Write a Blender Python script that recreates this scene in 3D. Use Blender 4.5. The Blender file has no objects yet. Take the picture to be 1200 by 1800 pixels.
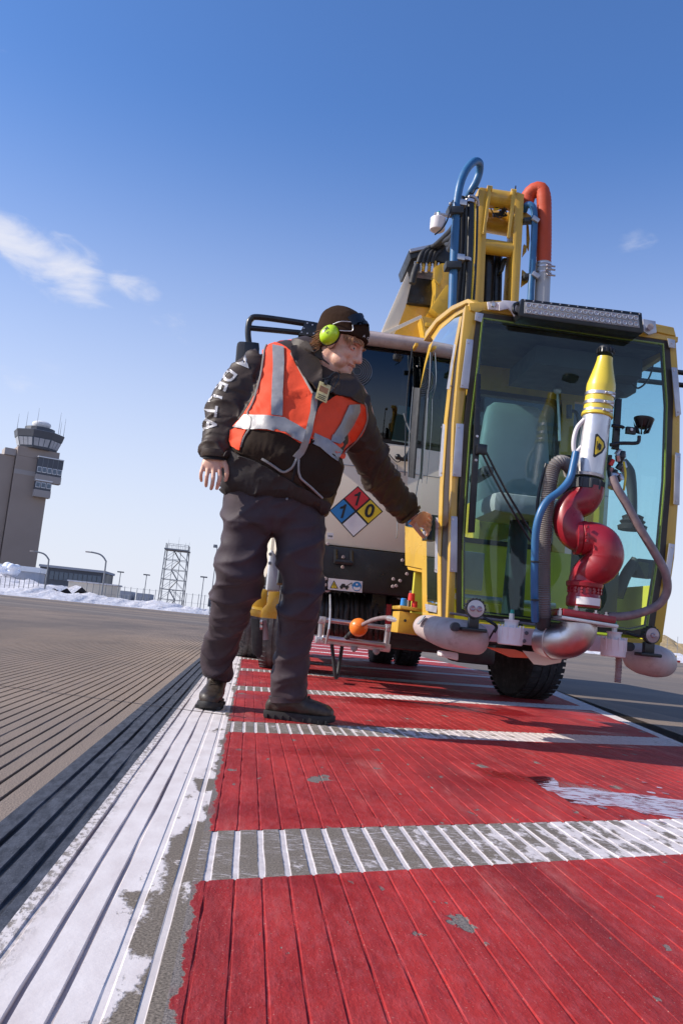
import bpy, bmesh, math, random
from mathutils import Vector, Matrix, noise
from mathutils.bvhtree import BVHTree
random.seed(7)
rad = math.radians
scene = bpy.context.scene
COL = scene.collection

# ------------------------------------------------------------------ camera
FPX = 1500.0          # focal length in pixels of the 1200 px wide photograph
CAM_H = 0.44
def ray_cam(u, v): return Vector(((u-600)/FPX, (v-900)/FPX, 1.0))
def horizon(u): return 1037 + .103*u
_Y = ray_cam(440, horizon(440)).normalized()
_Z = ray_cam(0, horizon(0)).cross(ray_cam(1200, horizon(1200))).normalized()
if _Z.y > 0: _Z = -_Z
_X = _Y.cross(_Z)
WORLD = Matrix((_X, _Y, _Z))                 # world = WORLD @ camera(x right, y down, z forward)
CAM = Vector((0, 0, CAM_H))
def ray(u, v): return WORLD @ ray_cam(u, v)
def P(u, v, Y):                              # a point on the vertical plane at distance Y along the pad
    w = ray(u, v); return CAM + w*(Y/w.y)
def PG(u, v):                                # a point on the ground
    w = ray(u, v); return CAM + w*(-CAM_H/w.z)
def PP(u, v, q, n):                          # a point on the plane through q with normal n
    w = ray(u, v); return CAM + w*((q-CAM).dot(n)/w.dot(n))

cam_data = bpy.data.cameras.new('camera')
cam = bpy.data.objects.new('camera', cam_data); COL.objects.link(cam)
cam_data.sensor_fit = 'HORIZONTAL'; cam_data.sensor_width = 24; cam_data.lens = 24*FPX/1200
cam_data.clip_start = .05; cam_data.clip_end = 6000
right, down, fwd = (WORLD @ Vector(v) for v in ((1,0,0),(0,1,0),(0,0,1)))
cam.matrix_world = Matrix.Translation(CAM) @ Matrix((right, -down, -fwd)).transposed().to_4x4()
scene.camera = cam

# ------------------------------------------------------------------ sky, sun, exposure
SUN_EL, SUN_AZ = rad(33), rad(268)           # azimuth clockwise from +Y; 270 = from the left
sun_dir = Vector((math.sin(SUN_AZ)*math.cos(SUN_EL), math.cos(SUN_AZ)*math.cos(SUN_EL), math.sin(SUN_EL)))
world = bpy.data.worlds.new('World'); scene.world = world; world.use_nodes = True
wn, wl = world.node_tree.nodes, world.node_tree.links
wn.clear()
def N(t, **k):
    n = wn.new(t)
    for a, b in k.items(): setattr(n, a, b)
    return n
sky = N('ShaderNodeTexSky', sky_type='NISHITA', sun_disc=False, sun_elevation=SUN_EL, sun_rotation=SUN_AZ,
        altitude=250, air_density=1.0, dust_density=1.0, ozone_density=2.5)
bg = N('ShaderNodeBackground'); out = N('ShaderNodeOutputWorld')
bg.inputs['Strength'].default_value = .15
tc = N('ShaderNodeTexCoord')
# thin wisps of cloud scattered over the dome, thickest where two banks drift
def cloud_dir(u, v): return ray(u, v).normalized()
mask = None
for (u0, v0, u1, v1, w, amt) in ((-120, 350, 150, 492, .030, 1.0), (205, 485, 262, 512, .018, .8), (1112, 428, 1146, 446, .019, .52), (300, 560, 420, 600, .03, .25), (-60, 620, 60, 640, .06, .3), (1500, 300, 1800, 340, .07, .7), (-700, 500, -400, 560, .09, .8)):
    a, b = cloud_dir(u0, v0), cloud_dir(u1, v1)
    ab = b-a; L2 = ab.length_squared
    sub = N('ShaderNodeVectorMath', operation='SUBTRACT'); wl.new(tc.outputs['Generated'], sub.inputs[0]); sub.inputs[1].default_value = a
    dt = N('ShaderNodeVectorMath', operation='DOT_PRODUCT'); wl.new(sub.outputs[0], dt.inputs[0]); dt.inputs[1].default_value = ab/L2
    cl = N('ShaderNodeClamp'); wl.new(dt.outputs['Value'], cl.inputs[0])
    sc = N('ShaderNodeVectorMath', operation='SCALE'); sc.inputs[0].default_value = ab; wl.new(cl.outputs[0], sc.inputs['Scale'])
    df = N('ShaderNodeVectorMath', operation='DISTANCE'); wl.new(sub.outputs[0], df.inputs[0]); wl.new(sc.outputs[0], df.inputs[1])
    mr = N('ShaderNodeMapRange', interpolation_type='SMOOTHSTEP'); wl.new(df.outputs['Value'], mr.inputs['Value'])
    mr.inputs['From Min'].default_value = 0; mr.inputs['From Max'].default_value = w*1.7
    mr.inputs['To Min'].default_value = amt; mr.inputs['To Max'].default_value = 0
    if mask is None: mask = mr.outputs[0]
    else:
        mx = N('ShaderNodeMath', operation='MAXIMUM'); wl.new(mask, mx.inputs[0]); wl.new(mr.outputs[0], mx.inputs[1]); mask = mx.outputs[0]
mp = N('ShaderNodeMapping'); mp.inputs['Scale'].default_value = (9, 9, 22); wl.new(tc.outputs['Generated'], mp.inputs[0])
nz = N('ShaderNodeTexNoise'); wl.new(mp.outputs[0], nz.inputs['Vector'])
nz.inputs['Scale'].default_value = 1.6; nz.inputs['Detail'].default_value = 7; nz.inputs['Roughness'].default_value = .58; nz.inputs['Distortion'].default_value = .4
mu = N('ShaderNodeMath', operation='MULTIPLY_ADD'); wl.new(mask, mu.inputs[0]); mu.inputs[1].default_value = 1.15
ctr = N('ShaderNodeMapRange'); wl.new(nz.outputs['Fac'], ctr.inputs['Value']); ctr.inputs['From Min'].default_value = .28; ctr.inputs['From Max'].default_value = .72; ctr.clamp = False
wl.new(ctr.outputs[0], mu.inputs[2])
cr = N('ShaderNodeMapRange', interpolation_type='SMOOTHSTEP'); wl.new(mu.outputs[0], cr.inputs['Value'])
cr.inputs['From Min'].default_value = .92; cr.inputs['From Max'].default_value = 2.0; cr.inputs['To Max'].default_value = .8
# winter haze whitening the air low over the horizon, all the way round
sep = N('ShaderNodeSeparateXYZ'); wl.new(tc.outputs['Generated'], sep.inputs[0])
hz = N('ShaderNodeMapRange', interpolation_type='SMOOTHSTEP'); wl.new(sep.outputs['Z'], hz.inputs['Value'])
hz.inputs['From Min'].default_value = -.06; hz.inputs['From Max'].default_value = .56
hz.inputs['To Min'].default_value = 1; hz.inputs['To Max'].default_value = 0
tint = N('ShaderNodeMix', data_type='RGBA', blend_type='MULTIPLY'); tint.inputs[0].default_value = 1
wl.new(sky.outputs[0], tint.inputs[6]); tint.inputs[7].default_value = (.53, .75, 1.06, 1)
hm = N('ShaderNodeMix', data_type='RGBA'); wl.new(hz.outputs[0], hm.inputs[0]); wl.new(tint.outputs[2], hm.inputs[6]); hm.inputs[7].default_value = (4.15, 4.3, 4.85, 1)
cm = N('ShaderNodeMix', data_type='RGBA'); wl.new(cr.outputs[0], cm.inputs[0]); wl.new(hm.outputs[2], cm.inputs[6]); cm.inputs[7].default_value = (4.5, 4.5, 4.85, 1)
wl.new(cm.outputs[2], bg.inputs['Color']); wl.new(bg.outputs[0], out.inputs['Surface'])

sun_data = bpy.data.lights.new('sun', 'SUN'); sun_data.energy = 4.2; sun_data.angle = rad(.53); sun_data.color = (1, .915, .80)
sun = bpy.data.objects.new('sun', sun_data); COL.objects.link(sun)
sun.rotation_euler = (-sun_dir).to_track_quat('-Z', 'Y').to_euler(); sun.location = (-20, 0, 30)
scene.view_settings.view_transform = 'Standard'; scene.view_settings.look = 'None'
scene.view_settings.gamma = 1; scene.view_settings.use_curve_mapping = False
scene.view_settings.exposure = .38
scene.cycles.transparent_max_bounces = 32

# ------------------------------------------------------------------ materials
def rgb(h):
    h = h.lstrip('#'); c = [int(h[i:i+2], 16)/255 for i in (0, 2, 4)]
    return tuple(x/12.92 if x < .04045 else ((x+.055)/1.055)**2.4 for x in c)
class Mat:
    def __init__(s, name):
        s.m = bpy.data.materials.new(name); s.m.use_nodes = True
        s.t = s.m.node_tree; s.t.nodes.clear()
        s.out = s.n('ShaderNodeOutputMaterial'); s.b = s.n('ShaderNodeBsdfPrincipled')
        s.l(s.b.outputs[0], s.out.inputs[0])
        s.tc = s.n('ShaderNodeTexCoord')
    def n(s, t, **k):
        x = s.t.nodes.new(t)
        for a, b in k.items(): setattr(x, a, b)
        return x
    def l(s, a, b): s.t.links.new(a, b)
    def noise(s, scale, detail=4, rough=.55, stretch=(1,1,1), dist=0, off=(0,0,0)):
        mp = s.n('ShaderNodeMapping'); s.l(s.tc.outputs['Object'], mp.inputs[0]); mp.inputs['Scale'].default_value = stretch; mp.inputs['Location'].default_value = off
        x = s.n('ShaderNodeTexNoise'); s.l(mp.outputs[0], x.inputs['Vector'])
        x.inputs['Scale'].default_value = scale; x.inputs['Detail'].default_value = detail; x.inputs['Roughness'].default_value = rough; x.inputs['Distortion'].default_value = dist
        return x.outputs['Fac']
    def ramp(s, v, a, b, lo=0, hi=1, smooth=False):
        x = s.n('ShaderNodeMapRange'); s.l(v, x.inputs['Value'])
        if smooth: x.interpolation_type = 'SMOOTHSTEP'
        x.inputs['From Min'].default_value = a; x.inputs['From Max'].default_value = b
        x.inputs['To Min'].default_value = lo; x.inputs['To Max'].default_value = hi
        return x.outputs[0]
    def math(s, op, a, b):
        x = s.n('ShaderNodeMath', operation=op)
        for i, q in enumerate((a, b)):
            if isinstance(q, (int, float)): x.inputs[i].default_value = q
            else: s.l(q, x.inputs[i])
        return x.outputs[0]
    def mix(s, f, a, b, mode='MIX'):
        x = s.n('ShaderNodeMix', data_type='RGBA', blend_type=mode)
        for i, q in ((0, f), (6, a), (7, b)):
            if isinstance(q, (int, float)): x.inputs[i].default_value = q
            elif isinstance(q, tuple): x.inputs[i].default_value = (*q[:3], 1)
            else: s.l(q, x.inputs[i])
        return x.outputs[2]
    def bump(s, h, strength=.3, dist=.002, prev=None):
        x = s.n('ShaderNodeBump'); s.l(h, x.inputs['Height']); x.inputs['Strength'].default_value = strength; x.inputs['Distance'].default_value = dist
        if prev is not None: s.l(prev, x.inputs['Normal'])
        return x.outputs[0]
    def put(s, **k):
        nm = dict(col='Base Color', rough='Roughness', metal='Metallic', normal='Normal', coat='Coat Weight', spec='Specular IOR Level', trans='Transmission Weight', sheen='Sheen Weight')
        for a, b in k.items():
            i = s.b.inputs[nm[a]]
            if isinstance(b, tuple): i.default_value = (*b[:3], 1)
            elif isinstance(b, (int, float)): i.default_value = b
            else: s.l(b, i)
        return s
def simple(name, col, rough=.5, metal=0, var=.12, scale=6, bump=.0, bscale=60, bdist=.001, coat=0, dirt=None, dirt_amt=.5, spec=.5, rvar=.1, streak=1):
    m = Mat(name)
    nz = m.noise(scale, 6)
    c = m.mix(m.ramp(nz, .3, .7), tuple(x*(1-var) for x in col), tuple(min(1, x*(1+var)) for x in col))
    if dirt:
        d = m.noise(scale*1.7, 8, .7, off=(3, 1, 5), stretch=(1, 1, streak))
        c = m.mix(m.ramp(d, .52, .72, 0, dirt_amt), c, dirt)
    m.put(col=c, rough=m.ramp(m.noise(scale*2.3, 5), .3, .7, max(0, rough-rvar), min(1, rough+rvar)), metal=metal, coat=coat, spec=spec)
    if bump: m.put(normal=m.bump(m.noise(bscale, 4), bump, bdist))
    return m.m

M = {}
YEL = (.64, .385, .045)
M['yellow'] = simple('yellow_paint', YEL, .32, var=.08, scale=3, coat=.3, dirt=(.36, .22, .06), dirt_amt=.6, bump=.08, bscale=25, streak=.22)
M['yellow_worn'] = simple('worn_yellow_paint', (.60, .35, .03), .45, var=.15, scale=5, dirt=(.2, .12, .04), dirt_amt=.6, bump=.1)
M['cream'] = simple('cream_paint', (.74, .64, .50), .4, var=.05, scale=2, dirt=(.50, .41, .31), dirt_amt=.4, coat=.15, streak=.2)
M['white'] = simple('white_paint', (.80, .77, .72), .42, var=.04, scale=4, dirt=(.5, .45, .4), dirt_amt=.3)
M['black'] = simple('black_paint', (.012, .012, .014), .35, var=.3, scale=8, dirt=(.05, .045, .04), dirt_amt=.4)
M['rubber'] = simple('black_rubber', (.017, .016, .017), .62, var=.3, scale=14, dirt=(.07, .065, .06), dirt_amt=.5, bump=.2, bscale=90)
M['gasket'] = simple('brown_black_gasket', (.035, .022, .016), .5, var=.2)
M['tyre'] = simple('tyre_rubber', (.022, .021, .022), .75, var=.3, scale=10, dirt=(.12, .11, .10), dirt_amt=.6, bump=.3, bscale=50, bdist=.003)
M['tyre_grey'] = simple('dusty_tyre_rubber', (.11, .105, .105), .85, var=.3, scale=16, dirt=(.3, .3, .3), dirt_amt=.6, bump=.4, bscale=70, bdist=.003)
M['alu'] = simple('brushed_aluminium', (.62, .60, .60), .38, .75, var=.1, scale=12, bump=.1, bscale=120)
M['aludull'] = simple('dull_aluminium_strip', (.50, .49, .52), .45, .6, var=.12, scale=10)
M['chrome'] = simple('polished_steel', (.56, .49, .48), .36, 1, var=.2, scale=9, bump=.05, bscale=12, rvar=.08)
M['steelgrey'] = simple('grey_fender_plastic', (.42, .43, .46), .5, var=.06)
M['red'] = simple('red_enamel', (.29, .012, .022), .36, var=.2, scale=9, coat=.2, dirt=(.12, .012, .015), dirt_amt=.7, bump=.12, bscale=30, bdist=.0015)
M['blue'] = simple('blue_hose_rubber', (.03, .13, .29), .42, var=.15, scale=9, dirt=(.08, .14, .25), dirt_amt=.4)
M['orangehose'] = simple('red_orange_fabric_hose', (.50, .062, .018), .65, var=.12, scale=7, bump=.3, bscale=40)
M['greyhose'] = simple('grey_corrugated_hose', (.20, .18, .17), .5, var=.15)
M['braid'] = simple('grey_brown_sleeved_hose', (.23, .17, .17), .5, var=.25, scale=30, bump=.4, bscale=140)
M['plastic'] = simple('scuffed_white_plastic_bumper', (.47, .38, .36), .5, var=.14, scale=9, dirt=(.25, .15, .13), dirt_amt=.6, bump=.12, bscale=30)
M['plasticwhite'] = simple('white_plastic', (.72, .66, .66), .45, var=.04, scale=9)
M['orange'] = simple('orange_plastic', (.85, .20, .02), .38, var=.06)
M['redorange'] = simple('red_orange_plate', (.75, .12, .04), .4)
M['redplastic'] = simple('red_plastic', (.65, .03, .02), .35)
M['blueplastic'] = simple('blue_plastic', (.03, .22, .6), .35)
M['teal'] = simple('teal_cap', (.0, .28, .22), .4)
M['seat'] = simple('grey_seat_vinyl', (.33, .33, .34), .6, var=.06, bump=.2)
M['dark'] = simple('dark_interior', (.035, .04, .045), .6, var=.2)
M['lens'] = simple('pink_grey_lamp_lens', (.34, .27, .29), .2, .3, var=.05)
M['lensbright'] = simple('bright_lamp_lens', (.50, .48, .48), .22, .3, var=.05)
M['sticker'] = simple('white_sticker', (.78, .74, .72), .5, var=.03)
M['ink'] = simple('black_ink', (.012, .012, .012), .5)
M['signred'] = simple('sign_red', (.62, .03, .035), .45, var=.04)
M['signblue'] = simple('sign_blue', (.02, .20, .48), .45, var=.04)
M['signyellow'] = simple('sign_yellow', (.78, .56, .03), .45, var=.04)
M['limeedge'] = simple('lime_glass_edge', (.20, .27, .04), .3, var=.05)
def glass(name, tint, refl=1.0):
    m = Mat(name); m.t.nodes.remove(m.b)
    tr = m.n('ShaderNodeBsdfTransparent'); tr.inputs[0].default_value = (*tint, 1)
    gl = m.n('ShaderNodeBsdfGlossy'); gl.inputs['Roughness'].default_value = .015; gl.inputs[0].default_value = (.9, .97, 1, 1)
    di = m.n('ShaderNodeBsdfDiffuse'); di.inputs[0].default_value = (.30, .36, .34, 1)
    fr_ = m.n('ShaderNodeFresnel'); fr_.inputs['IOR'].default_value = 1.52
    geo = m.n('ShaderNodeNewGeometry')
    fr = m.n('ShaderNodeMath', operation='MULTIPLY'); m.l(fr_.outputs[0], fr.inputs[0]); m.l(m.math('SUBTRACT', 1, geo.outputs['Backfacing']), fr.inputs[1]); fr.use_clamp = True
    smear = m.ramp(m.noise(9, 8, .7, stretch=(1, 1, .25)), .55, .8, 0, .07)
    mx0 = m.n('ShaderNodeMixShader'); m.l(smear, mx0.inputs[0]); m.l(tr.outputs[0], mx0.inputs[1]); m.l(di.outputs[0], mx0.inputs[2])
    mx = m.n('ShaderNodeMixShader'); m.l(m.math('MULTIPLY', fr.outputs[0], refl), mx.inputs[0]); m.l(mx0.outputs[0], mx.inputs[1]); m.l(gl.outputs[0], mx.inputs[2])
    m.l(mx.outputs[0], m.out.inputs[0]); return m.m
M['glass'] = glass('teal_safety_glass', (.81, .935, .935), .9)
M['glassside'] = glass('teal_side_glass', (.55, .72, .72), 3.0)
M['glasstruck'] = glass('dark_windscreen_glass', (.18, .32, .36), 1.5)

# fabrics
def fabric(name, col, rough=.8, weave=900, bump=.25, var=.15, sheen=.2, spec=.3, scale=9):
    m = Mat(name)
    c = m.mix(m.ramp(m.noise(scale, 5), .3, .7), tuple(x*(1-var) for x in col), tuple(min(1, x*(1+var)) for x in col))
    b = m.bump(m.noise(weave, 2), bump, .0006)
    b2 = m.bump(m.noise(38, 4, .55, dist=.6), .35, .004, b)
    m.put(col=c, rough=rough, normal=b2, sheen=sheen, spec=spec); return m.m
M['jacket'] = fabric('dark_brown_black_nylon', (.046, .029, .020), .55, 700, sheen=.0, spec=.35)
M['jackethem'] = fabric('charcoal_nylon', (.040, .033, .033), .7, 700, sheen=.0, spec=.25)
M['cuff'] = fabric('black_knit', (.008, .008, .010), .9, 500)
M['trousers'] = fabric('dark_plum_grey_twill', (.050, .033, .040), .66, 1100, sheen=.04)
M['orangevest'] = fabric('fluorescent_orange_mesh', (.88, .075, .020), .7, 600, .5, var=.08, sheen=.1)
M['vestdark'] = fabric('dark_brown_fleece', (.030, .019, .013), .9, 500, .4, sheen=0, spec=.2)
M['piping'] = fabric('grey_binding', (.30, .27, .24), .6, 500)
M['hat'] = fabric('dark_brown_knit', (.034, .018, .011), .95, 420, .5, sheen=0, spec=.1)
M['shirt'] = fabric('black_polo', (.018, .014, .011), .85, 800)
M['tape'] = simple('silver_reflective_tape', (.30, .285, .28), .40, .25, var=.12, scale=28, bump=.35, bscale=60, bdist=.002)
M['letters'] = simple('silver_lettering', (.48, .46, .46), .45, .2, var=.1, scale=30)
M['boot'] = simple('dark_brown_leather', (.040, .027, .020), .5, var=.3, scale=20, dirt=(.11, .09, .075), dirt_amt=.5, bump=.4, bscale=70, bdist=.002)
M['sole'] = simple('black_boot_sole', (.018, .016, .016), .7, bump=.3)
M['lace'] = simple('brown_lace', (.07, .05, .035), .8)
M['lime'] = simple('lime_green_plastic', (.52, .76, .015), .3, var=.05, coat=.3)
M['hair'] = simple('reddish_brown_hair', (.36, .17, .075), .6, var=.4, scale=70)
m = Mat('skin'); c = m.mix(m.ramp(m.noise(14, 6), .35, .7), (.63, .33, .22), (.78, .45, .32))
c = m.mix(m.ramp(m.noise(40, 4, off=(2, 2, 2)), .5, .7, 0, .35), c, (.60, .20, .15))
m.put(col=c, rough=.48, normal=m.bump(m.noise(160, 4), .25, .001)); m.b.inputs['Subsurface Weight'].default_value = .12; m.b.inputs['Subsurface Radius'].default_value = (.012, .005, .003); M['skin'] = m.m
M['eyewhite'] = simple('eye_white', (.6, .55, .5), .2); M['iris'] = simple('blue_grey_iris', (.06, .08, .1), .2)
M['lip'] = simple('lip_skin', (.42, .15, .12), .5)
M['card'] = simple('yellowed_card', (.62, .52, .22), .3, var=.2, scale=60, coat=.5)

# ------------------------------------------------------------------ mesh building
class MB:
    def __init__(s): s.v = []; s.f = []
    def add(s, vs, fs):
        o = len(s.v); s.v += [Vector(x) for x in vs]; s.f += [tuple(i+o for i in f) for f in fs]; return s
    def rings(s, rings, caps=True, loop=False):
        n = len(rings[0]); vs = [p for r in rings for p in r]; fs = []
        R = len(rings)
        for i in range(R if loop else R-1):
            a, b = i*n, ((i+1) % R)*n
            for j in range(n): k = (j+1) % n; fs.append((a+j, a+k, b+k, b+j))
        if caps and not loop: fs.append(tuple(reversed(range(n)))); fs.append(tuple(range((R-1)*n, R*n)))
        return s.add(vs, fs)
    def box(s, c, size, M3=None, bevel=0):
        bm = bmesh.new(); bmesh.ops.create_cube(bm, size=1)
        for v in bm.verts: v.co = Vector((v.co.x*size[0], v.co.y*size[1], v.co.z*size[2]))
        if bevel: bmesh.ops.bevel(bm, geom=bm.edges[:], offset=bevel, segments=2, affect='EDGES', profile=.6)
        return s.frombm(bm, c, M3)
    def frombm(s, bm, c=(0,0,0), M3=None):
        bm.verts.index_update(); c = Vector(c)
        vs = [(M3 @ v.co if M3 else v.co)+c for v in bm.verts]
        fs = [[v.index for v in f.verts] for f in bm.faces]; bm.free()
        return s.add(vs, fs)
    def prism(s, pts, ext, bevel=0):
        """polygon (world points) pushed along ext"""
        bm = bmesh.new(); ext = Vector(ext)
        vs = [bm.verts.new(p) for p in pts]; f = bm.faces.new(vs)
        r = bmesh.ops.extrude_face_region(bm, geom=[f])
        for e in r['geom']:
            if isinstance(e, bmesh.types.BMVert): e.co += ext
        bmesh.ops.recalc_face_normals(bm, faces=bm.faces)
        if bevel: bmesh.ops.bevel(bm, geom=bm.edges[:], offset=bevel, segments=2, affect='EDGES', profile=.6)
        return s.frombm(bm)
    def cyl(s, a, b, r, r2=None, n=16, bevel=0):
        a, b = Vector(a), Vector(b); r2 = r if r2 is None else r2
        d = (b-a).normalized(); x = d.orthogonal().normalized(); y = d.cross(x)
        ring = lambda c, q: [c+(x*math.cos(2*math.pi*i/n)+y*math.sin(2*math.pi*i/n))*q for i in range(n)]
        if bevel: return s.rings([ring(a, r-bevel), ring(a+d*bevel, r), ring(b-d*bevel, r2), ring(b, r2-bevel)])
        return s.rings([ring(a, r), ring(b, r2)])
    def lathe(s, a, axis, prof, n=24):
        a = Vector(a); d = Vector(axis).normalized(); x = d.orthogonal().normalized(); y = d.cross(x)
        return s.rings([[a+d*h+(x*math.cos(2*math.pi*i/n)+y*math.sin(2*math.pi*i/n))*max(q, 1e-4) for i in range(n)] for h, q in prof])
    def tube(s, pts, r, n=10, smooth=6, closed=False, radii=None, flat=1.0, flatdir=None):
        pts = [Vector(p) for p in pts]; rr = radii or [r]*len(pts)
        if smooth and len(pts) > 2:
            q, qr = [], []; L = len(pts)
            for i in range(L-1 if not closed else L):
                g = lambda k: pts[k % L] if closed else pts[max(0, min(L-1, k))]
                p0, p1, p2, p3 = g(i-1), g(i), g(i+1), g(i+2)
                for k in range(smooth):
                    t = k/smooth
                    q.append(.5*((2*p1)+(p2-p0)*t+(2*p0-5*p1+4*p2-p3)*t*t+(3*p1-p0-3*p2+p3)*t**3)); qr.append(rr[i]*(1-t)+rr[(i+1) % L]*t)
            if not closed: q.append(pts[-1]); qr.append(rr[-1])
            pts, rr = q, qr
        rings = []; prev = None
        for i, p in enumerate(pts):
            if closed: d = pts[(i+1) % len(pts)]-pts[i-1]
            else: d = pts[min(i+1, len(pts)-1)]-pts[max(i-1, 0)]
            d.normalize()
            x = d.orthogonal().normalized() if prev is None else (prev-d*prev.dot(d)).normalized()
            prev = x; y = d.cross(x)
            ring = []
            for k in range(n):
                o = (x*math.cos(2*math.pi*k/n)+y*math.sin(2*math.pi*k/n))*rr[i]
                if flatdir: o = o-flatdir*(o.dot(flatdir)*(1-flat))
                ring.append(p+o)
            rings.append(ring)
        return s.rings(rings, loop=closed)
    def ell(s, c, ax, ay, az, n=20, m=12, pw=1):
        """ellipsoid with world half axes ax ay az"""
        c = Vector(c); rings = []
        for i in range(m+1):
            t = math.pi*i/m; t = min(max(t, .02), math.pi-.02)
            rings.append([c+ax*(math.sin(t)*math.cos(2*math.pi*j/n))+ay*(math.sin(t)*math.sin(2*math.pi*j/n))+az*math.cos(t) for j in range(n)])
        return s.rings(rings)
    def sph(s, c, r, n=16): return s.ell(c, Vector((r,0,0)), Vector((0,r,0)), Vector((0,0,r)), n, n//2)
    def mesh(s, name, org=Vector((0,0,0))):
        me = bpy.data.meshes.new(name); me.from_pydata([v-org for v in s.v], [], s.f)
        bm = bmesh.new(); bm.from_mesh(me); bmesh.ops.recalc_face_normals(bm, faces=bm.faces); bm.to_mesh(me); bm.free()
        return me
def finish(me, mat, smooth=True, angle=38):
    me.materials.clear(); me.materials.append(mat)
    if smooth:
        me.polygons.foreach_set('use_smooth', [True]*len(me.polygons))
        if angle: me.set_sharp_from_angle(angle=rad(angle))
def thing(name, label, cat, loc=(0,0,0), group=None):
    o = bpy.data.objects.new(name, None); COL.objects.link(o); o.location = loc; o.empty_display_size = .1
    o['label'] = label; o['category'] = cat
    if group: o['group'] = group
    return o
def root_of(o):
    while o.parent: o = o.parent
    return o
def part(name, mb, mat, parent, label=None, smooth=True, angle=38):
    """one mesh object; vertices given in world space"""
    org = Vector(root_of(parent).location) if parent else Vector((0,0,0))
    me = mb.mesh(name, org) if isinstance(mb, MB) else mb
    finish(me, mat, smooth, angle)
    o = bpy.data.objects.new(name, me); COL.objects.link(o); o.parent = parent
    if label: o['label'] = label
    return o
def single(name, mb, mat, label, cat, group=None, loc=(0,0,0), smooth=True):
    me = mb.mesh(name, Vector(loc)); finish(me, mat, smooth)
    o = bpy.data.objects.new(name, me); COL.objects.link(o); o.location = loc
    o['label'] = label; o['category'] = cat
    if group: o['group'] = group
    return o
def structure(name, mb, mat, smooth=False, kind='structure'):
    me = mb.mesh(name) if isinstance(mb, MB) else mb
    finish(me, mat, smooth); o = bpy.data.objects.new(name, me); COL.objects.link(o); o['kind'] = kind; return o
def poly(pts, Y): return [P(u, v, Y) for u, v in pts]
def text_mesh(txt, size, res=3):
    c = bpy.data.curves.new('t', 'FONT'); c.body = txt; c.size = size; c.align_x = 'CENTER'; c.align_y = 'CENTER'; c.resolution_u = res; c.offset = size*.025
    o = bpy.data.objects.new('t', c); COL.objects.link(o)
    me = bpy.data.meshes.new_from_object(o.evaluated_get(bpy.context.evaluated_depsgraph_get()))
    vs = [v.co.copy() for v in me.vertices]; fs = [tuple(p.vertices) for p in me.polygons]
    bpy.data.objects.remove(o); bpy.data.curves.remove(c); bpy.data.meshes.remove(me)
    return vs, fs
def flat_text(mb, txt, size, c, ux, uy, lift=.002):
    vs, fs = text_mesh(txt, size); n = ux.cross(uy).normalized()
    return mb.add([c+ux*v.x+uy*v.y+n*lift for v in vs], fs)
def remesh(mb, voxel, smooth_it=4, fn=None, extra=None):
    me = mb.mesh('tmp'); o = bpy.data.objects.new('tmp', me); COL.objects.link(o)
    md = o.modifiers.new('r', 'REMESH'); md.mode = 'VOXEL'; md.voxel_size = voxel; md.adaptivity = 0
    dg = bpy.context.evaluated_depsgraph_get(); dg.update()
    m2 = bpy.data.meshes.new_from_object(o.evaluated_get(dg))
    bpy.data.objects.remove(o); bpy.data.meshes.remove(me)
    bm = bmesh.new(); bm.from_mesh(m2)
    for _ in range(smooth_it): bmesh.ops.smooth_vert(bm, verts=bm.verts, factor=.5, use_axis_x=True, use_axis_y=True, use_axis_z=True)
    if extra:
        near = [v for v in bm.verts if (v.co-extra[0]).length < extra[1]]
        for _ in range(extra[2]): bmesh.ops.smooth_vert(bm, verts=near, factor=.5, use_axis_x=True, use_axis_y=True, use_axis_z=True)
    bm.normal_update()
    if fn:
        new = [v.co+v.normal*fn(v.co, v.normal) for v in bm.verts]
        for v, c in zip(bm.verts, new): v.co = c
        bmesh.ops.smooth_vert(bm, verts=bm.verts, factor=.35, use_axis_x=True, use_axis_y=True, use_axis_z=True)
        bm.normal_update()
    bm.to_mesh(m2)
    res = MB(); res.v = [v.co.copy() for v in bm.verts]; res.f = [tuple(v.index for v in f.verts) for f in bm.faces]
    bm.free(); bpy.data.meshes.remove(m2)
    return res
def bvh_of(mb): return BVHTree.FromPolygons([tuple(v) for v in mb.v], mb.f)

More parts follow.
